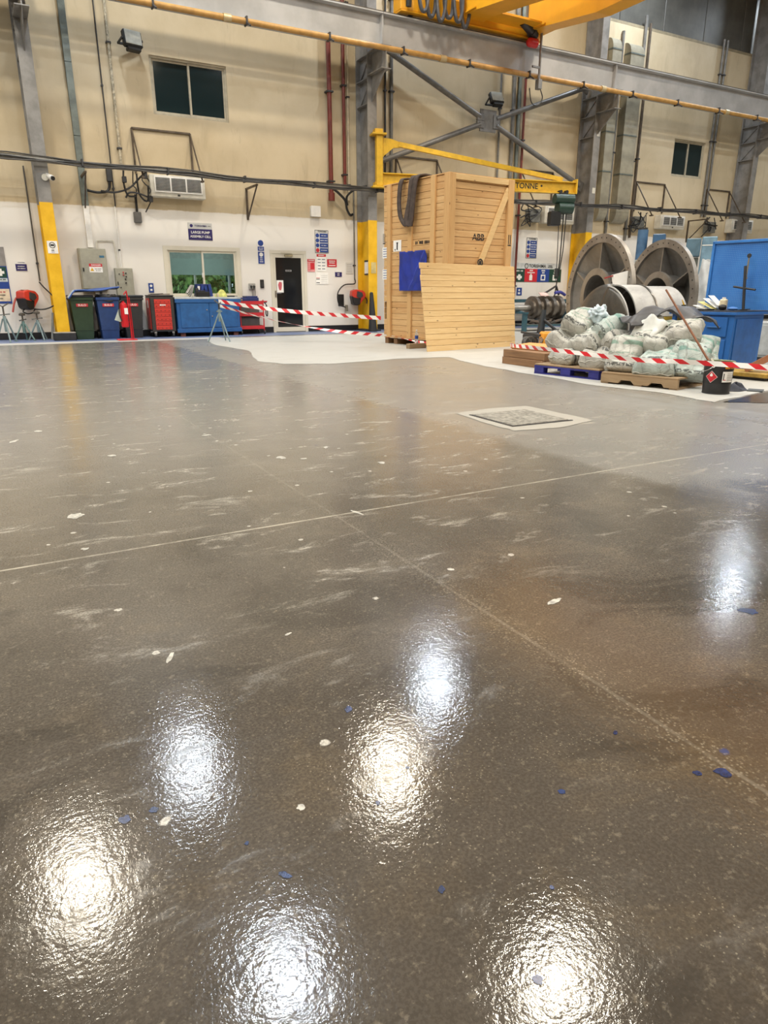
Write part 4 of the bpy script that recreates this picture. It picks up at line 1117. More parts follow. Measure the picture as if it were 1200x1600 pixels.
# dark lifting sling slung over the crate
sl = thing('lifting_sling', 'dark brown lifting sling hanging over the top of the crate', 'sling', (7.94, 11.78, 0), R(6.5))
SLM = flat(74, 62, 56, 0.8, dirt=0.15, scale=14, bump=0.3)
def strap(pts, w, th=0.035, rev=False):
    m = MB()
    P = catmull([Vector(p) for p in pts], 8)
    m.grid(lambda u, v: P[min(int(u * (len(P) - 1) + 0.5), len(P) - 1)] + Vector((-0.035 * math.sin(v * PI), (v - 0.5) * w * (1 - 0.25 * math.sin(u * PI)), 0.0)), len(P), 7)
    o = m.build('strap', SLM, sl, 'all')
    s = o.modifiers.new('thick', 'SOLIDIFY'); s.thickness = th; s.offset = 0
strap([(0.25, 1.42, 3.28), (0.02, 1.42, 3.29), (-0.08, 1.43, 3.22), (-0.10, 1.46, 2.9), (-0.10, 1.42, 2.6), (-0.11, 1.26, 2.42), (-0.12, 1.14, 2.38)], 0.15)
strap([(0.25, 1.02, 3.29), (0.02, 1.04, 3.30), (-0.09, 1.06, 3.22), (-0.11, 1.10, 2.85), (-0.13, 1.16, 2.55), (-0.14, 1.14, 2.37)], 0.17)
strap([(0.25, 0.88, 3.29), (0.02, 0.88, 3.30), (-0.09, 0.92, 3.22), (-0.11, 0.98, 2.85), (-0.12, 1.02, 2.55), (-0.13, 1.06, 2.36)], 0.16)

# loose pine panel leaning on the crate
pn = thing('board_panel', 'loose pine board panel leaning against the front of the crate', 'panel', (7.22, 11.33, 0.0), rot=(R(-8.0), 0, R(7.6)))
npk = 15
hh = 1.645 / npk
for k in range(npk):
    x0 = -0.003 * k + (0.0 if k != npk - 2 else 0.02)
    me = MB().bx(x0, 2.43 + 0.006 * k - 0.003 * (k % 3), 0, 0.028, 0, hh - 0.005, 0.004).mesh('plank', PINE2)
    link('plank', me, None, pn, (0, rr.uniform(-0.003, 0.003), k * hh), (0, 0 if k < npk - 1 else R(0.5), 0))
for x in (0.15, 1.2, 2.25): MB().bx(x, x + 0.1, 0.029, 0.055, 0.02, 1.6).build('batten', PINEZ, pn)

# small things at the crate foot
t = thing('timber_offcut', 'short timber block lying before the crate side', 'timber', (7.28, 12.1, 0), R(6))
MB().bx(0, 0.42, 0, 0.12, 0, 0.10, 0.006).build('block', OLDX, t)
t = thing('water_bottle', 'small clear plastic water bottle on the timber block', 'bottle', (7.48, 12.16, 0.10))
PETM = NT('clear_plastic'); PETM.set(Base_Color=(0.85, 0.92, 0.96, 1), Roughness=0.1, Transmission_Weight=0.8, IOR=1.2)
MB().lathe([(0, 0), (0.034, 0.0), (0.036, 0.02), (0.034, 0.1), (0.036, 0.16), (0.030, 0.2), (0.014, 0.235), (0.013, 0.25), (0, 0.25)], (0, 0, 0), 16).build('bottle', PETM.m, t, True)
MB().lathe([(0.0365, 0.09), (0.037, 0.095), (0.037, 0.15), (0.0365, 0.155)], (0, 0, 0), 16).build('wrapper', SIGNBLUE, t, True)
MB().cyl((0, 0, 0.248), (0, 0, 0.27), 0.016).build('cap', WHITE, t)

# ------------------------------------------------------------------ jack stands by the left edge
def jack_stand(label, x, y, h, rz, mat, head):
    t = thing('jack_stand', label, 'stand', (x, y, 0), rz, group='pipe jack stands')
    zt = h * 0.62
    for k in range(3):
        a = 2 * PI * k / 3 + 0.5
        MB().cyl((0.04 * math.cos(a), 0.04 * math.sin(a), zt), (0.24 * math.cos(a), 0.24 * math.sin(a), 0.012), 0.017, seg=10).build('leg', mat, t, True)
        MB().cyl((0.24 * math.cos(a), 0.24 * math.sin(a), 0), (0.24 * math.cos(a), 0.24 * math.sin(a), 0.012), 0.03, seg=10).build('foot', mat, t)
    MB().cyl((0, 0, zt * 0.45), (0, 0, zt + 0.06), 0.035, seg=12).build('sleeve', mat, t, True)
    MB().cyl((0, 0, zt), (0, 0, h - 0.04), 0.018, seg=10).build('screw', flat(96, 90, 84, 0.4, 0.5), t)
    MB().beam((-0.11, 0, zt + 0.08), (0.11, 0, zt + 0.10), 0.025, 0.025).sph((-0.11, 0, zt + 0.08), 0.018).sph((0.11, 0, zt + 0.10), 0.018).build('wing_nut', flat(120, 124, 124, 0.4, 0.4), t)
    hm = MB()
    if head:
        hm.beam((0, 0, h - 0.06), (-0.13, 0, h + 0.02), 0.06, 0.02).beam((0, 0, h - 0.06), (0.13, 0, h + 0.02), 0.06, 0.02)
    else:
        hm.bx(-0.07, 0.07, -0.04, 0.04, h - 0.05, h, 0.008).cyl((-0.05, 0, h - 0.02), (0.05, 0, h - 0.02), 0.035)
    hm.build('head', flat(104, 100, 94, 0.4, 0.5), t)
STG = flat(126, 144, 146, 0.45, dirt=0.1)
jack_stand('tallest of the jack stands, with a V head at the left edge', 0.24, 18.25, 0.84, 0.2, STG, True)
jack_stand('greenish jack stand, middle one under the red reel', 0.62, 18.72, 0.62, 0.9, flat(104, 132, 128, 0.45), False)
jack_stand('pale jack stand nearest the yellow column foot', 0.93, 18.72, 0.66, 0.35, STG, False)
t = thing('steel_bar', 'flat grey bar leaning on the left column foot', 'bar', (1.2, 18.85, 0))
MB().beam((0, 0, 0.0), (0.1, 0.12, 0.62), 0.05, 0.02).build('bar', flat(140, 142, 142, 0.45), t)

# ------------------------------------------------------------------ cable / hose reels
REELRED = flat(196, 58, 44, 0.35, dirt=0.06)
def reel(label, x, z, flip, rz):
    t = thing('hose_reel', label, 'reel', (x, W, z), group='red and black hose reels')
    s = -1 if flip else 1
    MB().bx(-0.05, 0.05, -0.12, 0, -0.22, 0.12, 0.01).build('wall_bracket', BLACK, t)
    b = bpy.data.objects.new('drum_pivot', None)
    prof = [(-0.17, 0.16), (-0.05, 0.20), (0.16, 0.17), (0.24, 0.08), (0.23, -0.02), (0.08, -0.20), (-0.04, -0.22), (-0.10, -0.10), (-0.19, 0.02)]
    rot = Matrix.Rotation(rz, 4, 'Z')
    m = MB().prism([(s * p[0], p[1]) for p in prof], -0.14, 0.14, 'Y', 0.02)
    m.bm.transform(Matrix.Translation((0, -0.32, 0)) @ rot)
    m.build('housing', REELRED, t)
    bk = [(-0.19, 0.02), (-0.10, -0.02), (0.10, -0.05), (0.06, -0.23), (-0.06, -0.26), (-0.15, -0.20)]
    m = MB().prism([(s * p[0], p[1]) for p in bk], -0.15, 0.15, 'Y', 0.02)
    m.bm.transform(Matrix.Translation((0, -0.32, 0)) @ rot)
    m.build('lower_shell', BLACK, t)
    m = MB().prism([(s * p[0], p[1]) for p in ((-0.03, 0.15), (0.12, 0.11), (0.15, 0.02), (0.05, -0.06), (-0.05, 0.0))], -0.165, -0.14, 'Y', 0.005)
    m.bm.transform(Matrix.Translation((0, -0.32, 0)) @ rot)
    m.build('side_badge', DARK, t)
    m = MB().bx(-0.10, 0.04, -0.05, 0.05, 0.19, 0.21, 0.005)
    m.bm.transform(Matrix.Translation((0, -0.32, 0)) @ rot)
    m.build('top_handle', flat(196, 190, 182, 0.4), t)
    return t
r1 = reel('red and black hose reel above the jack stands', 0.78, 0.95, False, R(38))
MB().tube([(-0.22, -0.30, 0.02), (-0.28, -0.36, -0.1), (-0.34, -0.4, -0.3)], 0.022, 8, 5).build('hose_end', flat(168, 70, 60, 0.5), r1, True)
MB().tube([(0.33, -0.08, 0.38), (0.42, -0.12, 0.25), (0.60, -0.2, 0.02), (0.58, -0.3, -0.14), (0.36, -0.3, -0.24), (0.12, -0.28, -0.24)], 0.016, 8, 6).build('feed_hose', BLACK, r1, True)
MB().tube([(0.10, -0.3, -0.24), (-0.02, -0.32, -0.22), (-0.12, -0.34, -0.28), (-0.04, -0.34, -0.34), (0.08, -0.34, -0.32), (0.14, -0.3, -0.24)], 0.014, 8, 6).build('feed_hose', BLACK, r1, True)
r2 = reel('red and black hose reel left of the crate column', 9.52, 0.98, False, R(-10))
MB().bx(-0.46, -0.28, -0.02, 0, -0.27, 0.06).build('back_plate', BLACK, r2)
MB().tube([(0.07, -0.06, 0.5), (0.05, -0.08, 0.36), (-0.3, -0.1, 0.32), (-0.52, -0.12, 0.1), (-0.50, -0.12, -0.2), (-0.3, -0.12, -0.3), (-0.22, -0.1, -0.3)], 0.018, 8, 6).build('feed_hose', BLACK, r2, True)
MB().tube([(0.22, -0.4, 0.0), (0.28, -0.42, -0.1), (0.26, -0.44, -0.2)], 0.016, 8, 5).build('feed_hose', BLACK, r2, True)
MB().bx(-0.28, -0.20, -0.14, -0.06, -0.42, -0.24, 0.01).build('valve', flat(150, 144, 130, 0.4, 0.4), r2)

t = thing('cone_roll', 'slim black rubber cone standing at the crate column', 'cone', (9.72, 18.25, 0))
MB().cyl((0, 0, 0), (0.02, 0.12, 1.08), 0.13, 0.05, seg=18).build('cone', RUBBER, t, True)
MB().cyl((0.02, 0.12, 1.07), (0.021, 0.122, 1.1), 0.052, 0.03, seg=18).build('tip', DARK, t, True)

# ------------------------------------------------------------------ wheelie bins
def bin_(label, x, y, c, rz, lid=True, open_liner=False, h=0.98):
    t = thing('wheelie_bin', label, 'bin', (x, y, 0), rz, group='wheelie bins by the column')
    B = flat(*c, 0.45, dirt=0.08)
    m = MB()
    lo, hi = (0.19, 0.22), (0.255, 0.33)
    vs = [m.bm.verts.new((sx * a[0], sy * a[1] + (0.02 if z else 0), z)) for z, a in ((0.0, lo), (h, hi)) for sx, sy in ((-1, -1), (1, -1), (1, 1), (-1, 1))]
    m.bm.faces.new(vs[:4][::-1]); 
    for k in range(4): m.bm.faces.new((vs[k], vs[(k + 1) % 4], vs[4 + (k + 1) % 4], vs[4 + k]))
    m.bm.faces.new(vs[4:])
    m._bev(m.bm.verts[:], 0.025, 2)
    m.build('body', B, t, True)
    MB().bx(-0.268, 0.268, -0.335, 0.365, h - 0.07, h, 0.012).build('rim', B, t)
    MB().bx(-0.215, 0.215, -0.252, -0.235, 0.22, 0.24).build('rib', B, t)
    for s in (-1, 1):
        MB().cyl((s * 0.20, 0.24, 0.1), (s * 0.255, 0.24, 0.1), 0.1, seg=18).build('wheel', BLACK, t, True)
    MB().cyl((-0.24, 0.39, h - 0.03), (0.24, 0.39, h - 0.03), 0.016).build('handle', B, t)
    if lid:
        MB().bx(-0.275, 0.275, -0.35, 0.37, h, h + 0.05, 0.02).build('lid', flat(44, 46, 48, 0.5), t)
    lb = MB().box((0, -0.302, 0.80), (0.26, 0.006, 0.07), Matrix.Rotation(R(-6.5), 3, 'X')).build('brand_label', SIGNRED, t)
    text(t, 'SULO', 0.062, WHITE, (0, -0.309, 0.80), (PI / 2 - R(6.5), 0, 0), bold=True, sx=1.2)
    if open_liner:
        rr = random.Random(3)
        lm = MB()
        lm.grid(lambda u, v: Vector((math.cos(2 * PI * u) * (0.262 + 0.012 * math.sin(u * 40)) * (1.06 if v < 0.5 else 0.9), math.sin(2 * PI * u) * (0.35 + 0.015 * math.sin(u * 33)) + 0.02, h - 0.10 + v * 0.16 + 0.012 * math.sin(u * 47))), 40, 5, True)
        o = lm.build('bin_liner', flat(60, 60, 62, 0.3), t, 'all')
        s = o.modifiers.new('thick', 'SOLIDIFY'); s.thickness = 0.006
    return t
bin_('dark green wheelie bin next to the yellow column', 1.92, 18.68, (46, 66, 44), 0.0)
bin_('blue wheelie bin between the green and black ones', 2.50, 18.62, (42, 68, 118), 0.0, False, True)
bin_('black lidded wheelie bin behind the fire extinguisher', 3.08, 18.72, (48, 48, 48), 0.0)
t = thing('folded_sheet', 'folded blue plastic sheet laid over the wheelie bins', 'sheet', (2.02, 18.52, 1.06))
m = MB()
def sheetf(u, v):
    x = -0.38 + 1.15 * u
    y = -0.30 + 0.55 * v
    z = 0.03 + 0.09 * u + 0.02 * math.sin(u * 8 + v * 3)
    if u < 0.12: z -= (0.12 - u) * 1.3
    return Vector((x, y, z))
m.grid(sheetf, 24, 8)
o = m.build('sheet', flat(48, 84, 158, 0.4, dirt=0.12), t, 'all'); s = o.modifiers.new('thick', 'SOLIDIFY'); s.thickness = 0.03; s.offset = 1
m = MB(); m.grid(lambda u, v: sheetf(u * 0.13, v) + Vector((-0.012, 0, 0.02)), 8, 8)
o = m.build('sheet_end', flat(170, 186, 200, 0.4), t, 'all'); s = o.modifiers.new('thick', 'SOLIDIFY'); s.thickness = 0.012; s.offset = 1

# ------------------------------------------------------------------ fire extinguisher on its stand
t = thing('fire_extinguisher', 'red fire extinguisher on a red tube stand before the bins', 'extinguisher', (2.80, 17.72, 0))
FER = flat(196, 30, 40, 0.3, dirt=0.06)
MB().lathe([(0, 0.30), (0.07, 0.30), (0.085, 0.32), (0.085, 0.78), (0.07, 0.84), (0.03, 0.87), (0.028, 0.90), (0, 0.90)], (-0.05, 0, 0), 20).build('cylinder', FER, t, True)
MB().bx(-0.07, -0.03, -0.02, 0.04, 0.90, 0.94).beam((-0.05, 0, 0.95), (0.09, 0, 0.99), 0.025, 0.012).beam((-0.05, 0, 0.92), (0.08, 0, 0.92), 0.025, 0.012).build('valve', BLACK, t)
MB().tube([(-0.05, -0.03, 0.92), (-0.14, -0.06, 0.86), (-0.16, -0.06, 0.6), (-0.13, -0.08, 0.45)], 0.014, 8, 5).build('hose', BLACK, t, True)
MB().bx(-0.05, 0.03, -0.092, -0.082, 0.60, 0.74).build('label', PAPER, t)
MB().prism([(-0.28, 0.47), (-0.14, 0.42), (-0.13, 0.72), (-0.16, 0.73)], -0.02, -0.01, 'Y').build('instruction_tag', flat(186, 196, 186, 0.5), t)
MB().tube([(0.07, 0, 0.02), (0.06, 0, 1.04), (0.02, 0, 1.08), (-0.01, 0, 1.04)], 0.016, 8, 3).build('stand_post', FER, t, True)
MB().tube([(0.12, 0.06, 0.02), (0.11, 0.06, 0.98)], 0.014, 8).build('stand_post', FER, t, True)
MB().tube([(0.16, 0.1, 0.016), (0.16, -0.16, 0.016), (-0.26, -0.16, 0.016), (-0.26, 0.1, 0.016), (0.16, 0.1, 0.016)], 0.016, 8).build('stand_base', FER, t)
MB().bx(-0.15, 0.1, 0.08, 0.1, 0.62, 0.66).bx(-0.15, 0.1, 0.08, 0.1, 0.40, 0.44).build('bracket', FER, t)

# ------------------------------------------------------------------ red tool cabinet on castors
t = thing('tool_cabinet', 'red and black tool cabinet on castors left of the blue cupboard', 'cabinet', (3.80, 18.72, 0))
TR = flat(196, 56, 46, 0.4, dirt=0.05)
MB().bx(-0.29, 0.29, -0.30, 0.30, 0.14, 1.0, 0.015).build('body', flat(56, 52, 50, 0.45), t)
for k in range(7):
    dd = MB().bx(-0.20, 0.20, -0.318, -0.302, 0.19 + 0.106 * k, 0.19 + 0.106 * k + 0.100, 0.004).build('drawer', TR, t)
    for x in (-0.15, -0.05, 0.05, 0.15): MB().bx(x - 0.012, x + 0.012, -0.321, -0.317, 0.22 + 0.106 * k, 0.235 + 0.106 * k).build('slot', BLACK, dd)
MB().bx(-0.302, -0.292, -0.22, 0.24, 0.20, 0.95, 0.004).build('side_panel', TR, t)
MB().bx(-0.306, -0.302, -0.08, 0.02, 0.72, 0.9).build('side_badge', WHITE, t)
MB().bx(-0.295, 0.295, -0.31, 0.31, 1.0, 1.03, 0.01).build('top_tray', flat(50, 46, 44, 0.5), t)
marks(t, 'XXXXXX', 0.045, WHITE, (0.01, -0.3225, 0.79))
for sx in (-1, 1):
    for sy in (-1, 1):
        w = MB().cyl((sx * 0.22 - 0.02, sy * 0.24, 0.06), (sx * 0.22 + 0.02, sy * 0.24, 0.06), 0.06, seg=16).build('castor', DARK, t, True)
        MB().bx(sx * 0.22 - 0.03, sx * 0.22 + 0.03, sy * 0.24 - 0.03, sy * 0.24 + 0.03, 0.10, 0.14).build('fork', CHROME, w)
t = thing('pry_bars', 'dark tools lying on top of the red tool cabinet', 'tools', (3.80, 18.68, 1.03))
MB().beam((-0.24, -0.1, 0.015), (0.1, 0.05, 0.03), 0.03, 0.02).build('bar', DARK, t); MB().beam((-0.25, 0.1, 0.012), (0.25, -0.08, 0.02), 0.035, 0.02).build('bar', flat(110, 90, 76, 0.5), t)

# ------------------------------------------------------------------ blue cupboard bench
BB = flat(36, 88, 146, 0.42, dirt=0.06)
t = thing('cupboard_bench', 'wide blue two-door cupboard bench under the office window', 'cupboard', (4.97, 18.75, 0))
MB().bx(-0.82, 0.82, -0.33, 0.33, 0.13, 0.93, 0.01).build('body', BB, t)
MB().bx(-0.86, 0.86, -0.36, 0.36, 0.93, 0.98, 0.006).build('worktop', flat(190, 194, 194, 0.4), t)
MB().bx(-0.86, 0.86, -0.362, -0.34, 0.84, 0.93, 0.004).build('apron', BB, t)
for a, b in ((-0.74, 0.0), (0.01, 0.74)):
    d = MB().bx(a, b, -0.352, -0.332, 0.22, 0.83, 0.006).build('door', flat(38, 92, 150, 0.42), t)
    MB().cyl(((b - 0.06) if a < -0.1 else (a + 0.06), -0.37, 0.66 if a < -0.1 else 0.5), ((b - 0.06) if a < -0.1 else (a + 0.06), -0.352, 0.66 if a < -0.1 else 0.5), 0.015).build('lock', CHROME, d)
MB().bx(-0.85, 0.85, -0.36, -0.33, 0.10, 0.20, 0.006).build('plinth', BB, t)
for x in (-0.7, 0.7):
    for y in (-0.25, 0.25): MB().bx(x - 0.06, x + 0.06, y - 0.05, y + 0.05, 0, 0.13).build('foot', flat(110, 66, 52, 0.7), t)
# things on the bench
BT = 0.98
for k, (x, y, c, tilt) in enumerate(((4.80, 18.86, (38, 56, 120), 0.12), (4.90, 18.84, (48, 60, 128), 0.10), (5.04, 18.85, (36, 50, 112), -0.12), (5.15, 18.84, (44, 62, 132), -0.14))):
    f = thing('ring_binder', ('leftmost blue binder on the cupboard bench', 'second blue binder from the left on the bench', 'third blue binder from the left on the bench', 'rightmost blue binder on the cupboard bench')[k], 'binder', (x, y, BT), group='blue binders on the bench', rot=(0, tilt, 0))
    MB().bx(-0.04, 0.04, -0.14, 0.14, 0.01, 0.32, 0.005).build('cover', flat(*c, 0.4), f)
    MB().bx(-0.03, 0.03, -0.143, -0.14, 0.18, 0.27).build('spine_label', PAPER if k == 0 else SIGNBLUE, f)
t = thing('paper_stack', 'leaning stack of white papers left of the blue binders', 'papers', (4.62, 18.85, BT), rot=(0, R(18), 0))
for k in range(4): MB().box((-0.03 * k, -0.02 * k, 0.15 + 0.01 * k), (0.012, 0.22, 0.30 - 0.02 * k), Matrix.Rotation(R(6 * k), 3, 'Y')).build('sheet', flat(220 - 8 * k, 218 - 8 * k, 214 - 8 * k, 0.6), t)
t = thing('tool_case', 'small black tool case before the blue binders', 'case', (4.86, 18.62, BT))
MB().bx(-0.14, 0.20, -0.07, 0.07, 0, 0.13, 0.012).build('body', BLACK, t); MB().bx(-0.05, 0.1, -0.02, 0.02, 0.13, 0.16, 0.008).build('handle', DARK, t); MB().bx(-0.14, -0.08, -0.06, 0.06, 0.13, 0.22, 0.01).build('pocket', DARK, t)
t = thing('safety_vest', 'crumpled fluorescent yellow vest on the cupboard bench', 'vest', (5.38, 18.6, BT))
m = MB(); m.grid(lambda u, v: Vector((math.cos(2 * PI * u) * 0.15 * math.sin(v * PI * 0.5 + 0.0) * (1 + 0.2 * math.sin(u * 31)), math.sin(2 * PI * u) * 0.11 * math.sin(v * PI * 0.5) * (1 + 0.2 * math.sin(u * 25)), 0.15 * math.cos(v * PI * 0.5) * (1 + 0.25 * math.sin(u * 19 + v * 5)))), 40, 9, True)
m.build('cloth', flat(204, 206, 116, 0.6, dirt=0.15, scale=12), t, 'all')
MB().bx(-0.14, -0.09, -0.12, 0.0, 0.0, 0.09, 0.01).build('collar', flat(214, 196, 160, 0.6), t)
t = thing('hand_tool', 'small dark tool lying right of the yellow vest', 'tool', (5.62, 18.55, BT))
MB().bx(-0.1, 0.1, -0.03, 0.03, 0, 0.035, 0.01).build('handle', BLACK, t); MB().cyl((0.1, 0, 0.02), (0.18, 0, 0.02), 0.012).build('shank', CHROME, t)

# ------------------------------------------------------------------ red trolley right of the bench
t = thing('red_trolley', 'open red two-shelf trolley with dark box beside the office door', 'trolley', (6.22, 18.85, 0))
RR = flat(190, 42, 50, 0.4, dirt=0.06)
for z in (0.14, 0.48, 0.78):
    MB().bx(-0.38, 0.30, -0.25, 0.25, z, z + 0.03).bx(-0.38, 0.30, -0.26, -0.25, z, z + 0.09).bx(0.30, 0.31, -0.26, 0.25, z, z + 0.09).build('shelf', RR, t)
for x in (-0.36, 0.29):
    for y in (-0.24, 0.23):
        MB().bx(x, x + 0.025, y, y + 0.025, 0.1, 0.9).build('upright', RR, t)
        MB().cyl((x, y, 0.05), (x + 0.03, y, 0.05), 0.05, seg=14).build('castor', DARK, t, True)
MB().tube([(0.30, -0.22, 0.84), (0.42, -0.22, 0.86), (0.42, 0.22, 0.86), (0.30, 0.22, 0.84)], 0.014, 8).build('handle', RR, t)
t = thing('storage_box', 'dark grey box filling the lower shelves of the red trolley', 'box', (6.16, 18.87, 0.51))
MB().bx(-0.26, 0.26, -0.2, 0.18, 0, 0.25, 0.01).build('body', flat(92, 84, 82, 0.5), t); MB().bx(-0.27, 0.27, -0.21, 0.19, 0.22, 0.26, 0.008).build('lid', DARK, t)
t = thing('storage_box', 'dark box on the bottom shelf of the red trolley', 'box', (6.16, 18.87, 0.17))
MB().bx(-0.26, 0.26, -0.2, 0.18, 0, 0.27, 0.01).build('body', flat(70, 64, 64, 0.5), t); MB().bx(-0.27, 0.27, -0.21, 0.19, 0.25, 0.29, 0.008).build('lid', DARK, t)
t = thing('navy_tool_box', 'flat navy blue tool box on top of the red trolley', 'tool box', (6.18, 18.85, 0.82))
MB().bx(-0.34, 0.24, -0.2, 0.2, 0, 0.14, 0.012).build('body', flat(40, 52, 104, 0.4), t); MB().bx(-0.1, 0.22, -0.18, 0.18, 0.14, 0.18, 0.01).build('lid', flat(44, 58, 112, 0.4), t); MB().bx(-0.30, -0.22, -0.206, -0.2, 0.06, 0.11).build('catch', CHROME, t)
t = thing('hook_cord', 'dark cord hanging on the red trolley end', 'cord', (6.66, 18.75, 0.45))
MB().tube([(-0.06, 0, 0.38), (0.0, -0.02, 0.3), (0.02, -0.02, 0.1), (0.0, -0.02, 0.02), (-0.03, -0.02, 0.1), (-0.01, -0.02, 0.3)], 0.014, 7, 5).build('cord', BLACK, t, True)
MB().bx(-0.07, 0.01, -0.03, 0.01, 0.37, 0.41).build('hook', DARK, t)

# ------------------------------------------------------------------ tripod with barrier tape
t = thing('tripod_stand', 'grey tripod stand holding the barrier tape before the cupboard', 'stand', (4.61, 16.2, 0), 0.1)
zt = 0.62
for k in range(3):
    a = -1.25 + 2 * PI * k / 3
    MB().cyl((0.02 * math.cos(a), 0.02 * math.sin(a), zt), (0.30 * math.cos(a), 0.30 * math.sin(a), 0.0), 0.016, seg=8).build('leg', STG, t, True)
MB().cyl((0, 0, 0.45), (0, 0, 0.72), 0.03, seg=12).bx(-0.06, 0.06, -0.03, 0.03, 0.66, 0.69).build('sleeve', STG, t)
MB().cyl((0, 0, 0.7), (0, 0, 0.86), 0.02, seg=10).build('screw', DARK, t)
MB().beam((0, 0, 0.84), (-0.10, 0, 0.92), 0.06, 0.02).beam((0, 0, 0.84), (0.10, 0, 0.92), 0.06, 0.02).build('head', flat(120, 120, 118, 0.4, 0.4), t)

def tape_mat():
    t = NT('barrier_tape')
    uv = t.n('ShaderNodeUVMap')
    x, y, z = t.sep(uv.outputs[0])
    f = t.math('FRACT', t.math('ADD', t.math('MULTIPLY', x, 3.6), t.math('MULTIPLY', y, 0.35)))
    t.set(Base_Color=t.mix(t.math('GREATER_THAN', f, 0.56), rgb(236, 232, 228), rgb(206, 36, 46)), Roughness=0.35)
    return t.m
TAPEM = tape_mat()
def tape(label, pts, w=0.075, twist=0.0, t0=0.0):
    P = catmull([Vector(p) for p in pts], 10)
    bm = bmesh.new()
    uvl = bm.loops.layers.uv.new('UVMap')
    L = 0.0
    rows = []
    for i, p in enumerate(P):
        if i: L += (p - P[i - 1]).length
        d = (P[min(i + 1, len(P) - 1)] - P[max(i - 1, 0)]).normalized()
        side = d.cross(Vector((0, 0, 1))).normalized()
        a = t0 + twist * i / len(P) + 0.25 * math.sin(i * 0.31)
        up = Vector((0, 0, 1)) * math.cos(a) + side * math.sin(a)
        rows.append((bm.verts.new(p - up * w / 2), bm.verts.new(p + up * w / 2), L))
    for (a, b, la), (c, d, lb) in zip(rows[:-1], rows[1:]):
        f = bm.faces.new((a, c, d, b))
        for lp, q in zip(f.loops, ((la, 0), (lb, 0), (lb, 1), (la, 1))): lp[uvl].uv = q
    me = bpy.data.meshes.new('barrier_tape'); bm.to_mesh(me); bm.free(); me.materials.append(TAPEM)
    o = link('barrier_tape', me)
    s = o.modifiers.new('thick', 'SOLIDIFY'); s.thickness = 0.001
    return tag(o, label, 'tape', 'red and white barrier tapes')
tape('upper red and white tape from the tripod to the crate', [(4.61, 16.2, 0.90), (5.4, 15.75, 0.76), (6.4, 15.1, 0.64), (7.66, 14.0, 0.54)], 0.085)
tape('lower twisted red and white tape from the tripod to the crate foot', [(4.62, 16.2, 0.80), (5.5, 15.5, 0.52), (6.6, 14.7, 0.28), (7.62, 13.9, 0.17), (7.75, 13.0, 0.13), (7.85, 12.0, 0.06)], 0.07, 6.0)
tape('red and white tape across the timber stack and cement bags', [(9.62, 11.55, 0.045), (9.2, 11.15, 0.06), (8.1, 9.9, 0.2), (7.02, 8.6, 0.30), (6.62, 7.75, 0.345), (6.40, 6.90, 0.365), (6.42, 6.19, 0.35), (6.40, 5.55, 0.35), (6.42, 5.12, 0.37), (6.45, 4.74, 0.38), (6.50, 4.08, 0.39), (6.52, 3.4, 0.36), (6.58, 2.8, 0.20), (6.7, 2.3, 0.03), (6.8, 2.0, 0.03)], 0.052)
# ------------------------------------------------------------------ timber stack
t = None
for k, (x, y, z, l, w, h, rz, lab) in enumerate(((7.06, 8.36, 0.0, 0.98, 0.62, 0.112, -1.6, 'lower brown timber slab of the stack by the blue pallet'), (7.07, 8.36, 0.114, 0.97, 0.60, 0.112, -1.57, 'upper brown timber slab of the stack by the blue pallet'))):
    t = thing('timber_slab', lab, 'timber', (x + 0.3, y, z), rz, group='brown timber slabs')
    MB().bx(-l / 2, l / 2, -w / 2, -0.003, 0, h, 0.006).build('plank', OLDW, t)
    MB().bx(-l / 2, l / 2, 0.003, w / 2, 0, h, 0.006).build('plank', OLDW, t)
t = thing('pine_board', 'pale orange pine board laid askew on the brown timber slabs', 'board', (7.52, 8.35, 0.229), -1.47, rot=(R(4), 0, -1.47))
MB().bx(-0.56, 0.52, -0.22, 0.22, 0.018, 0.06, 0.004).build('board', wood('orange_pine', (222, 160, 96), (196, 128, 66)), t)
MB().bx(-0.55, -0.47, -0.2, 0.2, 0.0, 0.018).bx(0.42, 0.5, -0.2, 0.2, 0.0, 0.018).build('batten', OLDW, t)

# ------------------------------------------------------------------ pallets
def pallet(label, x, y, rz, L, D, mat, deck, notch=False):
    p = thing('pallet', label, 'pallet', (x, y, 0), rz, group='pallets under the cement bags')
    nb = 7
    for k in range(nb):
        y0 = D * k / nb
        MB().bx(0, L, y0 + 0.01, y0 + D / nb - 0.02, 0.118, 0.14, 0.003).build('deck_board', deck, p)
    if notch:
        for yy in (0.0, D / 2 - 0.02, D - 0.045):
            MB().prism([(0, 0.02), (0.24, 0.02), (0.27, 0.06), (0.40, 0.06), (0.44, 0.02), (0.62, 0.02), (0.66, 0.06), (0.79, 0.06), (0.82, 0.02), (L, 0.02), (L, 0.117), (0, 0.117)], yy + 0.002, yy + 0.045, 'Y').build('stringer', mat, p)
        for x0 in (0.0, L / 2 - 0.05, L - 0.1): MB().bx(x0, x0 + 0.1, 0.01, D - 0.01, 0.0, 0.019).build('bottom_board', mat, p)
    else:
        for yy in (0.0, D / 2 - 0.05, D - 0.1):
            for x0 in (0.0, L / 2 - 0.08, L - 0.16):
                MB().bx(x0, x0 + 0.16, yy, yy + 0.1, 0.02, 0.095, 0.004).build('block', mat, p)
            MB().bx(0, L, yy, yy + 0.1, 0.096, 0.117).build('stringer_board', mat, p)
            MB().bx(0, L, yy, yy + 0.1, 0.0, 0.019).build('bottom_board', mat, p)
    return p
PBLUE = flat(44, 46, 128, 0.55, dirt=0.12)
pb = pallet('dark blue painted pallet under the left bag pile', 6.56, 7.50, R(-80), 1.05, 1.15, PBLUE, OLDX)
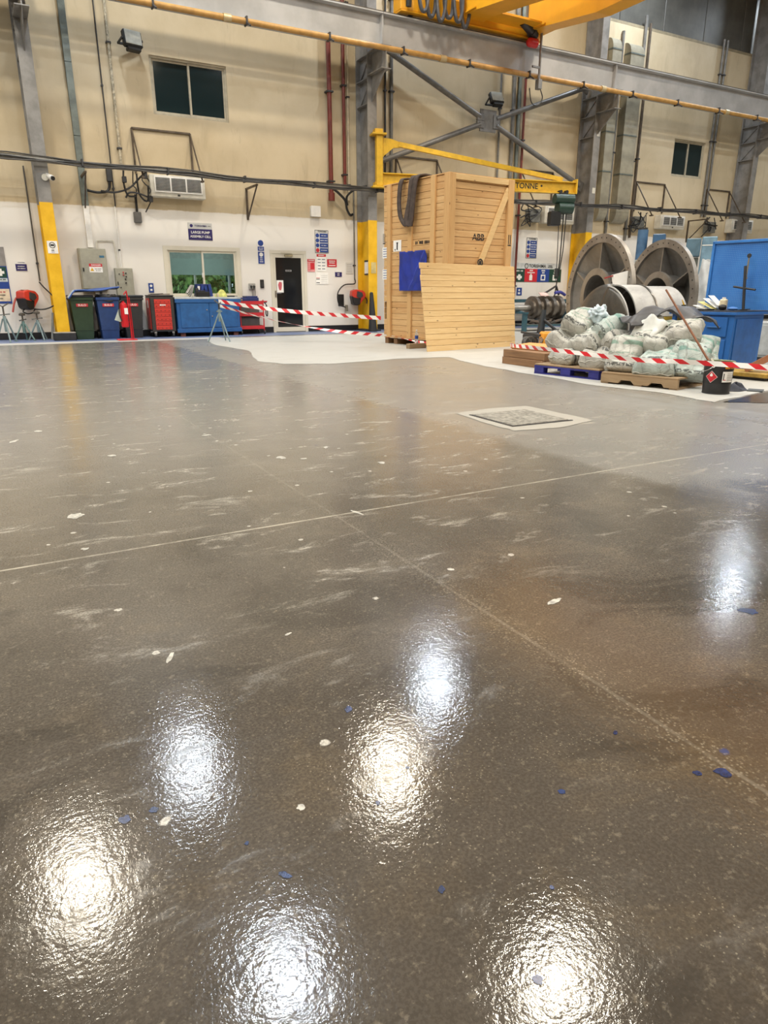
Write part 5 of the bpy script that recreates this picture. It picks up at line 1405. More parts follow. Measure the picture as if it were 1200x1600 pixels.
pw = pallet('bare wooden pallet under the right bag pile', 6.58, 6.27, R(-76), 0.98, 1.40, OLDX, OLDX, True)

# ------------------------------------------------------------------ cement bags
def bag_material(name, base, stripe):
    t = NT(name)
    v = t.coords()
    X, Y, Z = t.sep(v)
    n1 = t.noise(v, 6, 4, 0.6)
    col = t.mix(t.ramp(n1, 0.35, 0.68), rgb(*base), rgb(*[int(c * 0.86) for c in base]))
    # printed bands across the bag, broken like lettering
    def band(pos, w, strength, c, brk):
        f = t.ramp(t.math('ABSOLUTE', t.math('SUBTRACT', X, pos)), w, w * 0.8)
        b = t.ramp(t.noise(v, brk, 2, 0.5), 0.42, 0.5)
        return t.math('MULTIPLY', t.math('MULTIPLY', f, b), strength), c
    for pos, w, s_, c, brk in ((0.12, 0.03, 0.75, stripe, 5), (-0.02, 0.012, 0.6, stripe, 26), (-0.07, 0.012, 0.6, stripe, 30), (-0.17, 0.022, 0.8, (34, 38, 40), 34), (0.21, 0.012, 0.5, stripe, 22)):
        f, cc = band(pos, w, s_, c, brk)
        col = t.mix(f, col, rgb(*cc))
    cr = t.voro(v, 5.5, 'DISTANCE_TO_EDGE')  # shade of the folds put into the colour as thin darker lines
    col = t.mix(t.math('MULTIPLY', t.ramp(t.math('ADD', cr, t.math('MULTIPLY', t.noise(v, 9, 4), 0.10)), 0.085, 0.045), 0.55), col, rgb(112, 110, 104))
    t.set(Base_Color=col, Roughness=0.55, Normal=t.bump(t.noise(v, 13, 5, 0.7, 1.2), 0.5, 0.03))
    return t.m
BAGM = [bag_material('cement_bag_paper', (192, 191, 182), (94, 134, 114)), bag_material('cement_bag_grey', (184, 181, 172), (100, 118, 104)), bag_material('cement_bag_green', (180, 190, 184), (96, 144, 132))]
def bag(label, c, L, Wd, T, rot, mi=0, seed=0, neck=False):
    g = thing('cement_bag', label, 'bag', c, group='cement bags on the pallets', rot=rot)
    m = MB()
    nu, nv = 32, 26
    def f(sgn):
        def q(u, v):
            a, b = u * 2 - 1, v * 2 - 1
            x, y = a * L / 2 * (1 - 0.05 * b * b), b * Wd / 2 * (1 - 0.07 * (1 - a * a))
            e = max(0.0, (1 - abs(a) ** 7.0)) ** 0.42 * max(0.0, (1 - abs(b) ** 6.0)) ** 0.42
            w = noise.noise(Vector((x * 5 + seed * 7.3, y * 5, sgn * 3.0))) * 0.36 - abs(noise.noise(Vector((x * 7 + seed, y * 7 - x * 4, sgn * 9.0)))) * 0.34
            # sag: contents settle toward one end
            z = sgn * T * 0.60 * e * (1 + w) * (1 - 0.22 * a)
            zz = 0.03 * noise.noise(Vector((a * 2 + seed, b * 2, 4.0))) * (1 - e)
            return Vector((x + 0.01 * w, y + 0.012 * noise.noise(Vector((x * 9, y * 9, seed))), z + zz))
        return q
    m.grid(f(1), nu, nv)
    m.grid(lambda u, v: f(-1)(1 - u, v), nu, nv)
    m.build('sack', BAGM[mi], g, 'all', weld=0.002, recalc=True)
    # stitched hem along the filled end
    m = MB()
    m.tube([(-L / 2 + 0.004, -Wd / 2 * 0.93 + Wd * 0.93 * k / 10, 0.012 * math.sin(k * 1.9 + seed)) for k in range(11)], 0.007, 6)
    m.build('stitched_hem', flat(180, 178, 168, 0.6), g, True)
    if neck:
        m = MB()
        m.grid(lambda u, v: Vector((L / 2 - 0.04 + 0.16 * v, math.cos(2 * PI * u) * (Wd * 0.33) * (1 - 0.72 * math.sin(v * PI * 0.62)) * (1 + 0.13 * math.sin(u * 44)), math.sin(2 * PI * u) * (0.08 - 0.04 * v) * (1 + 0.15 * math.sin(u * 38)))), 44, 9, True)
        o = m.build('gathered_neck', flat(198, 206, 206, 0.4, dirt=0.1, scale=14), g, 'all')
        s = o.modifiers.new('thick', 'SOLIDIFY'); s.thickness = 0.004
    return g
YAW = R(10)
bag('pale cement bag flat on the front left of the blue pallet', (7.0, 7.20, 0.232), 0.60, 0.42, 0.19, (0, R(0), R(2)), 0, 1)
bag('pale cement bag flat on the front right of the blue pallet', (7.05, 6.72, 0.25), 0.62, 0.44, 0.23, (R(-6), R(-3), R(24)), 1, 2)
bag('cement bag leaning outward at the left of the blue pallet pile', (7.02, 7.36, 0.445), 0.52, 0.44, 0.22, (R(24), R(-16), R(10)), 1, 3)
bag('cement bag with green mark in the middle of the blue pallet pile', (7.06, 6.94, 0.47), 0.52, 0.50, 0.25, (R(-14), R(-26), R(4)), 0, 4)
bag('grey cement bag slumped at the right of the blue pallet pile', (7.25, 6.62, 0.45), 0.58, 0.40, 0.22, (R(-30), R(-8), R(-14)), 1, 5)
bag('cement bag standing on top of the blue pallet pile', (7.12, 7.22, 0.69), 0.44, 0.44, 0.26, (R(16), R(-34), R(4)), 0, 6)
bag('open cement bag with gathered white neck on the blue pallet pile', (7.18, 6.80, 0.62), 0.42, 0.42, 0.24, (R(-22), R(-24), R(-14)), 2, 7, True)
t = thing('plastic_wrap', 'crumpled pale plastic wrap stuck on top of the left bag pile', 'plastic', (7.16, 6.98, 0.80))
def crumple(u, v):
    d = Vector((math.cos(2 * PI * u) * math.sin(v * PI), math.sin(2 * PI * u) * math.sin(v * PI), math.cos(v * PI)))
    k = 1 + 0.75 * noise.noise(d * 2.1 + Vector((3, 1, 0))) - 0.5 * abs(noise.noise(d * 4.5))
    return Vector((d.x * 0.11 * k, d.y * 0.13 * k, d.z * 0.10 * k + 0.02))
m = MB(); m.grid(crumple, 48, 24, True)
m.build('wrap', flat(206, 220, 226, 0.3, dirt=0.1, scale=16), t, 'all'); MB().beam((0, 0, -0.08), (0.04, -0.1, -0.3), 0.09, 0.012).build('tail', flat(206, 206, 198, 0.4), t)
bag('cement bag standing at the front left of the wooden pallet', (6.88, 6.18, 0.345), 0.48, 0.44, 0.22, (R(0), R(-66), R(18)), 0, 8)
bag('cement bag tilted at the front middle of the wooden pallet', (7.03, 5.76, 0.285), 0.58, 0.50, 0.24, (R(0), R(-26), R(20)), 2, 9)
bag('cement bag drooping over the right edge of the wooden pallet', (7.20, 5.45, 0.30), 0.46, 0.40, 0.22, (R(14), R(-62), R(30)), 2, 10)
bag('white-topped cement bag second up in the right pile', (7.22, 6.02, 0.55), 0.56, 0.48, 0.24, (R(10), R(-34), R(14)), 0, 11)
bag('cement bag lying across the top right of the right pile', (7.42, 5.78, 0.62), 0.52, 0.42, 0.24, (R(-6), R(-16), R(34)), 1, 12)
bag('bluish cement bag in the middle right of the right pile', (7.38, 5.60, 0.42), 0.54, 0.46, 0.24, (R(4), R(-24), R(30)), 2, 13)
bag('small crumpled cement bag at the left of the right pile', (7.3, 6.38, 0.48), 0.46, 0.34, 0.20, (R(20), R(-20), R(-6)), 1, 14)
bag('bluish cement bag at the back right of the wooden pallet', (7.78, 5.78, 0.34), 0.50, 0.44, 0.24, (R(10), R(-60), R(42)), 2, 15)
bag('cement bag lying at the back of the wooden pallet', (7.65, 6.30, 0.28), 0.62, 0.46, 0.26, (0, 0, R(24)), 1, 16)
bag('cement bag hidden under the dark sheet on the right pile', (7.72, 6.12, 0.50), 0.60, 0.46, 0.24, (0, R(-6), R(30)), 1, 17)
t = thing('open_sack', 'empty white sack folded over the top of the right pile', 'sack', (7.18, 6.12, 0.70))
m = MB(); m.grid(lambda u, v: Vector(((u - 0.5) * 0.34, (v - 0.5) * 0.42, 0.10 - 0.30 * (u - 0.62) ** 2 - 0.5 * (v - 0.5) ** 2 - 0.22 * max(0, 0.4 - u) + 0.03 * math.sin(u * 11 + v * 8) + 0.02 * math.sin(v * 19))), 22, 24)
o = m.build('cloth', flat(206, 206, 200, 0.55, dirt=0.08), t, 'all'); s = o.modifiers.new('thick', 'SOLIDIFY'); s.thickness = 0.012
MB().tube([(0.12, -0.2, 0.0), (0.15, -0.06, 0.05), (0.15, 0.08, 0.06), (0.13, 0.2, 0.0)], 0.02, 8, 4).build('rolled_edge', flat(180, 186, 176, 0.55), t, True)
t = thing('dark_sheet', 'dark grey plastic sheet thrown over the back of the right pile', 'sheet', (7.57, 6.20, 0.75), R(61))
m = MB()
def dsf(u, v):
    x, y = (u - 0.5) * 0.60, (v - 0.5) * 1.10
    z = 0.16 - 0.9 * x * x - 0.42 * y * y + 0.035 * math.sin(u * 9 + v * 13) + 0.025 * noise.noise(Vector((x * 8, y * 8, 1))) + 0.05 * noise.noise(Vector((x * 3, y * 4, 7)))
    return Vector((x, y, z - 0.30 * max(0, abs(v - 0.5) - 0.38)))
m.grid(dsf, 34, 44)
o = m.build('sheet', flat(58, 58, 61, 0.45, dirt=0.12), t, 'all'); s = o.modifiers.new('thick', 'SOLIDIFY'); s.thickness = 0.006
MB().tube([dsf(0.02, k / 12) + Vector((0, 0, -0.004)) for k in range(13)], 0.010, 6).build('hem', flat(58, 58, 60, 0.5), t, True)

# ------------------------------------------------------------------ paint bucket, pole, rag
bk = thing('paint_bucket', 'black metal paint bucket with red flame diamond before the bags', 'bucket', (7.03, 4.97, 0))
BKM = flat(46, 46, 48, 0.4, 0.2, dirt=0.1)
MB().lathe([(0.0, 0.0), (0.142, 0.0), (0.146, 0.01), (0.142, 0.02), (0.146, 0.11), (0.150, 0.12), (0.148, 0.13), (0.152, 0.26), (0.156, 0.27), (0.154, 0.30), (0.158, 0.345), (0.162, 0.352), (0.156, 0.356), (0.150, 0.34), (0.148, 0.31), (0.0, 0.305)], (0, 0, 0), 36).build('drum', BKM, bk, True)
MB().lathe([(0.150, 0.338), (0.163, 0.340), (0.165, 0.352), (0.158, 0.360), (0.150, 0.354)], (0, 0, 0), 36, None, True).build('rim', flat(132, 140, 110, 0.4, 0.3), bk, True)
VA = math.atan2(-4.97, -7.03)          # side of the drum that faces the hall
def wrap(name, a0, a1, z0, z1, mat, r=0.1575):
    m = MB(); m.grid(lambda u, v: Vector((math.cos(VA + a0 + (a1 - a0) * u) * (r + 0.003 * (v - 0.5)), math.sin(VA + a0 + (a1 - a0) * u) * (r + 0.003 * (v - 0.5)), z0 + (z1 - z0) * v)), 14, 2)
    return m.build(name, mat, bk, 'all')
def diamond(a, z, s, mat, name, r=0.1585):
    m = MB(); vs = [m.bm.verts.new((math.cos(VA + a + da) * r, math.sin(VA + a + da) * r, z + dz)) for da, dz in ((0, -s), (s / 0.157, 0), (0, s), (-s / 0.157, 0))]
    c0 = m.bm.verts.new((math.cos(VA + a) * (r + 0.001), math.sin(VA + a) * (r + 0.001), z))
    for k in range(4): m.bm.faces.new((vs[k], vs[(k + 1) % 4], c0))
    return m.build(name, mat, bk)
diamond(-0.42, 0.195, 0.066, WHITE, 'hazard_border', 0.1595)
diamond(-0.42, 0.195, 0.061, SIGNRED, 'hazard_diamond', 0.1608)
m = MB(); pts = [(0, -0.012), (0.014, -0.006), (0.016, 0.008), (0.008, 0.018), (0.004, 0.034), (-0.006, 0.018), (-0.014, 0.01), (-0.014, -0.004)]
m.bm.faces.new([m.bm.verts.new((math.cos(VA - 0.42 + p[0] / 0.157) * 0.1632, math.sin(VA - 0.42 + p[0] / 0.157) * 0.1632, 0.21 + p[1])) for p in pts]); m.build('flame', WHITE, bk)
wl = wrap('data_label', 0.30, 1.12, 0.14, 0.255, PAPER, 0.159)
for k in range(5): wrap('label_print', 0.62, 1.08, 0.155 + 0.018 * k, 0.162 + 0.018 * k, flat(150, 146, 146, 0.6), 0.1602)
wrap('label_print', 0.36, 0.42, 0.16, 0.235, INK, 0.1602); wrap('label_print', 0.36, 0.56, 0.16, 0.168, SIGNRED, 0.1602)
wrap('brand_band', 0.42, 1.25, 0.285, 0.335, flat(214, 140, 40, 0.4), 0.1605)
for k, ch in enumerate('JOT'):
    a = VA + 0.80 + 0.15 * k
    text(bk, ch, 0.045, INK, (math.cos(a) * 0.1635, math.sin(a) * 0.1635, 0.31), (PI / 2, 0, a + PI / 2), bold=True)
MB().tube([(math.cos(VA - 0.35) * 0.162, math.sin(VA - 0.35) * 0.162, 0.31), (math.cos(VA - 0.6) * 0.19, math.sin(VA - 0.6) * 0.19, 0.27), (math.cos(VA - 1.2) * 0.19, math.sin(VA - 1.2) * 0.19, 0.24), (math.cos(VA - 2.2) * 0.18, math.sin(VA - 2.2) * 0.18, 0.25), (math.cos(VA - 3.2) * 0.163, math.sin(VA - 3.2) * 0.163, 0.31)], 0.004, 6, 6).build('bail_handle', CHROME, bk, True)
MB().cyl((math.cos(VA - 0.35) * 0.155, math.sin(VA - 0.35) * 0.155, 0.31), (math.cos(VA - 0.35) * 0.168, math.sin(VA - 0.35) * 0.168, 0.31), 0.016).build('handle_lug', WHITE, bk)
pole = thing('wooden_pole', 'long thin brown wooden pole leaning out of the paint bucket', 'pole', (6.99, 5.05, 0.315))
MB().cyl((0, 0, 0.0), (-0.06, 0.68, 0.80), 0.013, 0.011, seg=10).build('shaft', wood('brown_pole', (150, 98, 66), (120, 74, 48), 'Z'), pole, True)
MB().cyl((0.004, -0.05, -0.004), (-0.001, 0.008, 0.06), 0.017, 0.015, seg=10).build('ferrule', flat(180, 176, 160, 0.4, 0.3), pole, True)
t = thing('rag', 'crumpled dark rag on the floor right of the paint bucket', 'rag', (7.42, 5.0, 0.003))
m = MB(); m.grid(lambda u, v: Vector((math.cos(2 * PI * u) * 0.15 * (1 - v) * (1 + 0.25 * math.sin(u * 17)), math.sin(2 * PI * u) * 0.13 * (1 - v) * (1 + 0.25 * math.sin(u * 13 + 1)), 0.065 * math.sin(v * PI * 0.5) * (1 + 0.5 * math.sin(u * 19 + v * 6)) + 0.004)), 36, 8, True)
m.build('cloth', flat(42, 46, 60, 0.7, dirt=0.2, scale=14), t, 'all')
MB().box((0.17, -0.14, 0.006), (0.2, 0.16, 0.01), 0.5).build('corner_flap', flat(70, 74, 76, 0.7), t)

# ------------------------------------------------------------------ workbench with pegboard
WBLUE = flat(40, 100, 172, 0.42, dirt=0.05, scale=3)
wbn = thing('pegboard_bench', 'bright blue workbench with tall perforated pegboard at the right edge', 'workbench', (8.80, 6.10, 0), R(7))
# local x: depth away from the hall, local y: along the front
MB().bx(-0.03, 0.86, -0.03, 0.96, 0.79, 0.83, 0.004).build('worktop', WBLUE, wbn)
MB().bx(-0.025, 0.855, -0.025, 0.955, 0.83, 0.842).build('rubber_mat', flat(36, 38, 44, 0.6), wbn)
MB().bx(0.0, 0.80, 0.0, 0.50, 0.06, 0.79, 0.006).build('pedestal', WBLUE, wbn)
MB().bx(0.03, 0.77, 0.03, 0.47, 0.0, 0.06).build('plinth', flat(34, 84, 146, 0.5), wbn)
MB().bx(0.06, 0.72, -0.012, -0.001, 0.12, 0.74, 0.004).build('side_panel', flat(38, 94, 164, 0.42), wbn)
for z0, z1 in ((0.50, 0.76), (0.20, 0.46)):
    d = MB().bx(-0.02, -0.001, 0.08, 0.46, z0, z1, 0.005).build('drawer', WBLUE, wbn)
    MB().bx(-0.05, -0.02, 0.16, 0.36, (z0 + z1) / 2 - 0.005, (z0 + z1) / 2 + 0.008).build('handle', flat(70, 120, 180, 0.4), d)
for x in (0.03, 0.78): MB().bx(x, x + 0.05, 0.89, 0.94, 0, 0.79).build('leg', WBLUE, wbn)
MB().bx(0.05, 0.8, 0.90, 0.93, 0.25, 0.30).build('rail', WBLUE, wbn)
def peg_mat():
    t = NT('perforated_blue_steel')
    v = t.coords()
    X, Y, Z = t.sep(v)
    fy = t.math('SUBTRACT', t.math('FRACT', t.math('MULTIPLY', Y, 40.0)), 0.5)
    fz = t.math('SUBTRACT', t.math('FRACT', t.math('MULTIPLY', Z, 40.0)), 0.5)
    r = t.math('SQRT', t.math('ADD', t.math('MULTIPLY', fy, fy), t.math('MULTIPLY', fz, fz)))
    hole = t.ramp(r, 0.24, 0.18)
    nz = t.noise(v, 2.5, 4)
    base = t.mix(t.ramp(nz, 0.3, 0.7), rgb(46, 108, 186), rgb(58, 124, 200))
    t.set(Base_Color=t.mix(t.math('MULTIPLY', hole, 0.55), base, rgb(120, 160, 206)), Roughness=0.42, Normal=t.bump(hole, -0.5, 0.004))
    return t.m
PEG = peg_mat()
MB().bx(0.80, 0.83, -1.3, 0.86, 0.845, 1.76).build('pegboard', PEG, wbn)
MB().bx(0.775, 0.83, 0.862, 0.90, 0.845, 1.79, 0.004).bx(0.775, 0.83, -1.34, 0.90, 1.762, 1.80, 0.004).build('pegboard_frame', flat(58, 124, 200, 0.42), wbn)
MB().bx(0.78, 0.85, -1.3, -0.1, 0.80, 0.843).build('board_support', WBLUE, wbn)
MB().bx(0.76, 0.80, -1.34, -1.28, 0, 1.8).build('pegboard_post', WBLUE, wbn)
sp = thing('spanner', 'steel spanner hanging on the blue pegboard', 'spanner', (9.49, 6.49, 1.42), R(7))
MB().bx(-0.012, -0.004, -0.012, 0.012, -0.13, 0.14, 0.003).build('shank', CHROME, sp)
MB().cyl((-0.014, 0, 0.16), (-0.002, 0, 0.16), 0.03, seg=14).build('jaw', DARK, sp); MB().cyl((-0.014, 0, -0.14), (-0.002, 0, -0.14), 0.022, seg=14).build('ring', CHROME, sp)
cs = thing('tee_wrench', 'dark cross-shaped tee wrench standing before the pegboard', 'wrench', (9.40, 6.40, 0.845), rot=(R(-6), 0, R(7)))
MB().cyl((0, 0, 0.012), (0, 0, 0.60), 0.020, seg=10).build('shaft', DARK, cs, True); MB().cyl((-0.03, -0.17, 0.26), (0.03, 0.17, 0.34), 0.014, seg=10).build('cross_bar', flat(44, 42, 44, 0.4), cs, True); MB().cyl((0, 0, 0), (0, 0, 0.012), 0.09, seg=18).build('base', DARK, cs)
t = thing('paper_pile', 'fanned white papers on the blue workbench', 'papers', (9.17, 6.86, 0.86), R(7))
for k in range(4): MB().box((0.02 * k, -0.04 * k, 0.01 + 0.035 * k), (0.16, 0.30 - 0.03 * k, 0.004), Matrix.Rotation(R(14 + 9 * k), 3, 'X')).build('sheet', PAPER if k != 1 else flat(236, 226, 150, 0.6), t)
t = thing('black_folder', 'flat black folder on the front of the blue workbench', 'folder', (8.93, 6.76, 0.845), R(10))
MB().bx(-0.1, 0.1, -0.17, 0.17, 0, 0.018, 0.003).build('cover', BLACK, t); MB().bx(-0.105, -0.098, -0.165, 0.165, 0.002, 0.016).build('spine', DARK, t)
t = thing('sanitiser_bottle', 'beige plastic bottle standing on the blue workbench', 'bottle', (9.25, 6.62, 0.845), R(7))
MB().bx(-0.035, 0.035, -0.05, 0.05, 0, 0.15, 0.015).build('body', flat(226, 210, 176, 0.4), t); MB().cyl((0, 0, 0.15), (0, 0, 0.175), 0.025).build('cap', WHITE, t)
t = thing('safety_goggles', 'dark goggles and blue gloves heap on the blue workbench', 'goggles', (9.08, 6.44, 0.845), R(7))
MB().sph((0, 0.06, 0.04), 0.05, (0.9, 1.2, 0.8)).build('goggles', BLACK, t, True); MB().sph((0.02, -0.08, 0.025), 0.05, (0.9, 1.5, 0.5)).build('glove', flat(70, 120, 190, 0.5), t, True)
t = thing('oil_can', 'small dark can at the far left of the blue workbench', 'can', (8.95, 7.05, 0.845))
MB().cyl((0, 0, 0), (0, 0, 0.07), 0.035, seg=14).build('body', flat(70, 66, 50, 0.4), t, True); MB().cyl((0, 0, 0.07), (-0.03, 0.02, 0.14), 0.012, 0.005).build('spout', YELLOW, t)
# pallet truck and wedge frame at the right edge
t = thing('timber_wedge', 'brown timber frame leaning on a low yellow base at the right edge', 'frame', (8.62, 5.55, 0), R(7))
MB().beam((-0.06, 0.12, 0.12), (0.16, -0.42, 0.50), 0.10, 0.08).build('timber', wood('red_timber', (176, 118, 84), (150, 96, 66)), t)
MB().bx(-0.16, 0.22, -0.22, 0.46, 0.04, 0.10, 0.01).build('base', flat(178, 142, 60, 0.5, dirt=0.2), t); MB().bx(-0.1, 0.16, -0.16, 0.4, 0, 0.04).build('foot', DARK, t)
MB().cyl((-0.09, 0.0, 0.17), (-0.05, 0.02, 0.19), 0.022).build('bolt', DARK, t)
t = thing('trolley_wheel', 'black rubber trolley wheel at the right picture edge', 'wheel', (8.55, 5.12, 0.11))
MB().cyl((-0.03, 0, 0), (0.03, 0, 0), 0.11, seg=22).build('tyre', RUBBER, t, True); MB().cyl((-0.035, 0, 0), (0.035, 0, 0), 0.05, seg=16).build('hub', flat(120, 118, 116, 0.4, 0.4), t, True)

# ------------------------------------------------------------------ large flanged discs
def cast_mat(name, a, b, rough=0.42, metal=0.55):
    t = NT(name)
    v = t.coords()
    n1 = t.noise(v, 2.2, 6, 0.65, 0.6)
    n2 = t.noise(v, 11, 4, 0.6)
    col = t.mix(t.ramp(n1, 0.32, 0.68), rgb(*a), rgb(*b))
    col = t.mix(t.math('MULTIPLY', t.ramp(n2, 0.58, 0.75), 0.4), col, rgb(120, 104, 86))
    t.set(Base_Color=col, Roughness=rough, Metallic=metal, Normal=t.bump(n2, 0.12, 0.01))
    return t.m
CAST = cast_mat('brushed_steel_plate', (112, 109, 105), (138, 135, 131))
CAST2 = cast_mat('flange_steel', (124, 119, 113), (152, 147, 140))
def flanged_disc(label, x, y, r, az):
    # axis of the disc: local z points out of the front (towards the hall)
    n = Vector((-math.sin(az), math.cos(az), 0))
    h = Vector((math.cos(az), math.sin(az), 0))
    rot = Matrix((h, Vector((0, 0, 1)).cross(Vector((1, 0, 0))) * 0, n)) if False else None
    M3 = Matrix((h, n.cross(h), n)).transposed()
    t = thing('flanged_disc', label, 'disc', (x, y, r), group='large steel pump discs', rot=M3.to_euler())
    s = r / 1.02
    MB().lathe([(0.88 * s, 0.0), (1.02 * s, 0.0), (1.02 * s, 0.075), (0.88 * s, 0.075)], (0, 0, 0), 72, None, True).build('rim_flange', CAST2, t, True)
    MB().lathe([(0.40 * s, -0.24), (0.88 * s, 0.0), (0.88 * s, 0.02), (0.40 * s, -0.22)], (0, 0, 0), 72, None, True).build('dished_plate', CAST, t, True)
    MB().lathe([(0.36 * s, -0.3), (0.40 * s, -0.3), (0.40 * s, 0.07), (0.36 * s, 0.07)], (0, 0, 0), 56, None, True).build('hub_cylinder', CAST, t, True)
    MB().lathe([(0.35 * s, 0.07), (0.46 * s, 0.07), (0.46 * s, 0.12), (0.35 * s, 0.12)], (0, 0, 0), 56, None, True).build('hub_flange', CAST2, t, True)
    MB().cyl((0, 0, -0.3), (0, 0, -0.28), 0.36 * s, seg=40).build('hub_back', flat(64, 60, 56, 0.6, 0.3), t)
    for k in range(6):
        a = PI / 2 + k * PI / 3 + 0.02
        m = MB().prism([(0.40 * s, -0.21), (0.40 * s, 0.065), (0.46 * s, 0.065), (0.87 * s, 0.045), (0.87 * s, 0.01)], -0.012, 0.012, 'Y')
        m.bm.transform(Matrix.Rotation(a, 4, 'Z'))
        m.build('rib', CAST2, t)
    hm = MB().cyl((0, 0, 0.074), (0, 0, 0.079), 0.012, seg=10).mesh('bolt_hole', BLACK)
    for k in range(40):
        a = 2 * PI * k / 40
        link('bolt_hole', hm, None, t, (0.955 * s * math.cos(a), 0.955 * s * math.sin(a), 0))
    return t
AZ = R(77)
d1 = flanged_disc('large ribbed steel flange disc, left of the two behind the bags', 9.55, 9.30, 1.03, AZ)
d2 = flanged_disc('large ribbed steel flange disc, right of the two behind the casing', 10.88, 9.10, 1.0, AZ)
t = thing('paper_tag', 'white paper tag tied on a rib of the left flanged disc', 'tag', (9.19, 8.52, 1.29))
MB().box((0, 0, 0), (0.30, 0.006, 0.22), Matrix.Rotation(R(-25), 3, 'Z') @ Matrix.Rotation(R(-14), 3, 'Y')).build('sheet', PAPER, t)
MB().beam((-0.14, 0.05, 0.06), (-0.26, 0.12, 0.02), 0.03, 0.02).build('tie', flat(150, 50, 50, 0.5), t)
# timber chocks that stop the discs from rolling
for i, (dx, dy, l) in enumerate(((9.32, 8.9, ''), (10.72, 8.75, ''))):
    t = thing('timber_chock', 'timber wedge holding the %s flanged disc upright' % ('left' if i == 0 else 'right'), 'chock', (dx - 0.13, dy - 0.25, 0), AZ)
    MB().prism([(0, 0), (0.24, 0), (0, 0.14)], -0.12, 0.12, 'Y').build('wedge', OLDW, t); MB().bx(-0.05, 0.0, -0.1, 0.1, 0, 0.1).build('stop_block', OLDX, t)

# ------------------------------------------------------------------ rolled casing with spiral blades
SHELL = cast_mat('dusty_rolled_steel', (142, 141, 138), (172, 170, 166), 0.55, 0.3)
DARKST = cast_mat('dark_machined_steel', (74, 70, 66), (100, 96, 90), 0.32, 0.6)
cs_ = thing('rolled_casing', 'rolled steel pump casing with curved blades between bags and discs', 'casing', (8.10, 7.93, 0.60), rot=(0, 0, R(-12)))
AX = Matrix(((0, 0, 1), (0, 1, 0), (-1, 0, 0)))       # revolve about local x
def arc_shell(x0, x1, r, a0, a1, mat, name, th=0.02, seg=40):
    return MB().lathe([(r, x0), (r, x1), (r - th, x1), (r - th, x0)], (0, 0, 0), seg, AX, True, a0, a1).build(name, mat, cs_, True, recalc=True)
arc_shell(0.30, 0.66, 0.60, R(80), R(255), SHELL, 'upper_shell')
arc_shell(0.675, 1.22, 0.58, R(80), R(255), SHELL, 'upper_shell')
MB().lathe([(0.59, 0.655), (0.612, 0.655), (0.612, 0.68), (0.59, 0.68)], (0, 0, 0), 40, AX, True, R(80), R(255)).build('weld_band', DARKST, cs_, True)
arc_shell(0.22, 1.17, 0.56, R(-105), R(80), DARKST, 'lower_shell')
MB().cyl((1.17, 0, 0), (1.21, 0, 0), 0.56, seg=40).build('end_plate', DARKST, cs_)
MB().cyl((-0.15, 0, 0), (1.1, 0, 0), 0.16, 0.2, seg=28).build('hub', DARKST, cs_, True)
def blade(name, x0, a0, sweep, pitch, r1=0.55):
    m = MB()
    def f(u, v):
        a = a0 + sweep * u
        r = 0.16 + (r1 - 0.16) * v
        return Vector((x0 + pitch * u + 0.10 * v * v, r * math.sin(a), r * math.cos(a)))
    m.grid(f, 28, 10)
    o = m.build(name, DARKST, cs_, 'all'); s = o.modifiers.new('thick', 'SOLIDIFY'); s.thickness = 0.022
    m = MB(); m.tube([f(k / 27, 1.0) for k in range(28)], 0.013, 6); m.build('blade_edge', SHELL, cs_, True)
blade('blade', 0.10, R(-8), R(122), -0.22, 0.60)
blade('blade', 0.02, R(-6), R(-160), 0.12, 0.58)
MB().beam((0.30, -0.60, 0.10), (1.1, -0.595, 0.12), 0.02, 0.06).build('lifting_strap', flat(170, 140, 40, 0.7), cs_)
MB().beam((-0.10, -0.1, 0.20), (-0.14, -0.12, 0.02), 0.05, 0.03).build('lifting_strap', flat(206, 166, 40, 0.7), cs_)

# ------------------------------------------------------------------ jib crane on the crate column
JY = flat(214, 170, 42, 0.42, dirt=0.08)
jb = thing('jib_crane', 'yellow wall jib crane swung out behind the crate', 'crane', (9.92, 18.22, 3.9), R(-12.8))
MB().bx(-0.09, 0.09, -0.09, 0.09, 0.0, 1.25, 0.01).build('mast', JY, jb)
for z in (-0.06, 1.25): MB().bx(-0.22, 0.18, -0.16, 0.20, z, z + 0.05, 0.01).bx(-0.12, 0.1, -0.05, 0.20, z + 0.05, z + 0.16).build('pivot_bracket', JY, jb)
MB().bx(0.09, 6.1, -0.10, 0.10, 0.0, 0.025).bx(0.09, 6.1, -0.10, 0.10, 0.305, 0.33).bx(0.09, 6.1, -0.01, 0.01, 0.025, 0.305).build('arm_beam', JY, jb)
MB().bx(6.08, 6.12, -0.12, 0.12, 0.0, 0.4).build('end_stop', JY, jb)
MB().beam((0.55, 0, 1.06), (5.65, 0, 0.38), 0.10, 0.12).build('tie_strut', JY, jb)
MB().prism([(0.09, 0.72), (0.09, 1.2), (0.35, 1.18), (0.62, 1.10), (0.62, 0.98), (0.4, 0.96)], -0.03, 0.03, 'Y').build('gusset', JY, jb)
text(jb, 'TONNE', 0.21, INK, (4.50, -0.012, 0.165), bold=True)
MB().cyl((4.98, -0.02, 0.19), (4.98, -0.014, 0.19), 0.03).build('stencil_dot', INK, jb)
ho = thing('chain_hoist', 'green electric chain hoist hanging from the jib arm end', 'hoist', (15.45, 16.95, 3.3), R(-12.8))
HG = flat(32, 58, 48, 0.4, dirt=0.1)
MB().bx(-0.14, 0.14, -0.14, 0.14, 0.48, 0.62, 0.02).cyl((-0.1, -0.13, 0.64), (-0.1, 0.13, 0.64), 0.05).cyl((0.1, -0.13, 0.64), (0.1, 0.13, 0.64), 0.05).build('trolley', BLACK, ho)
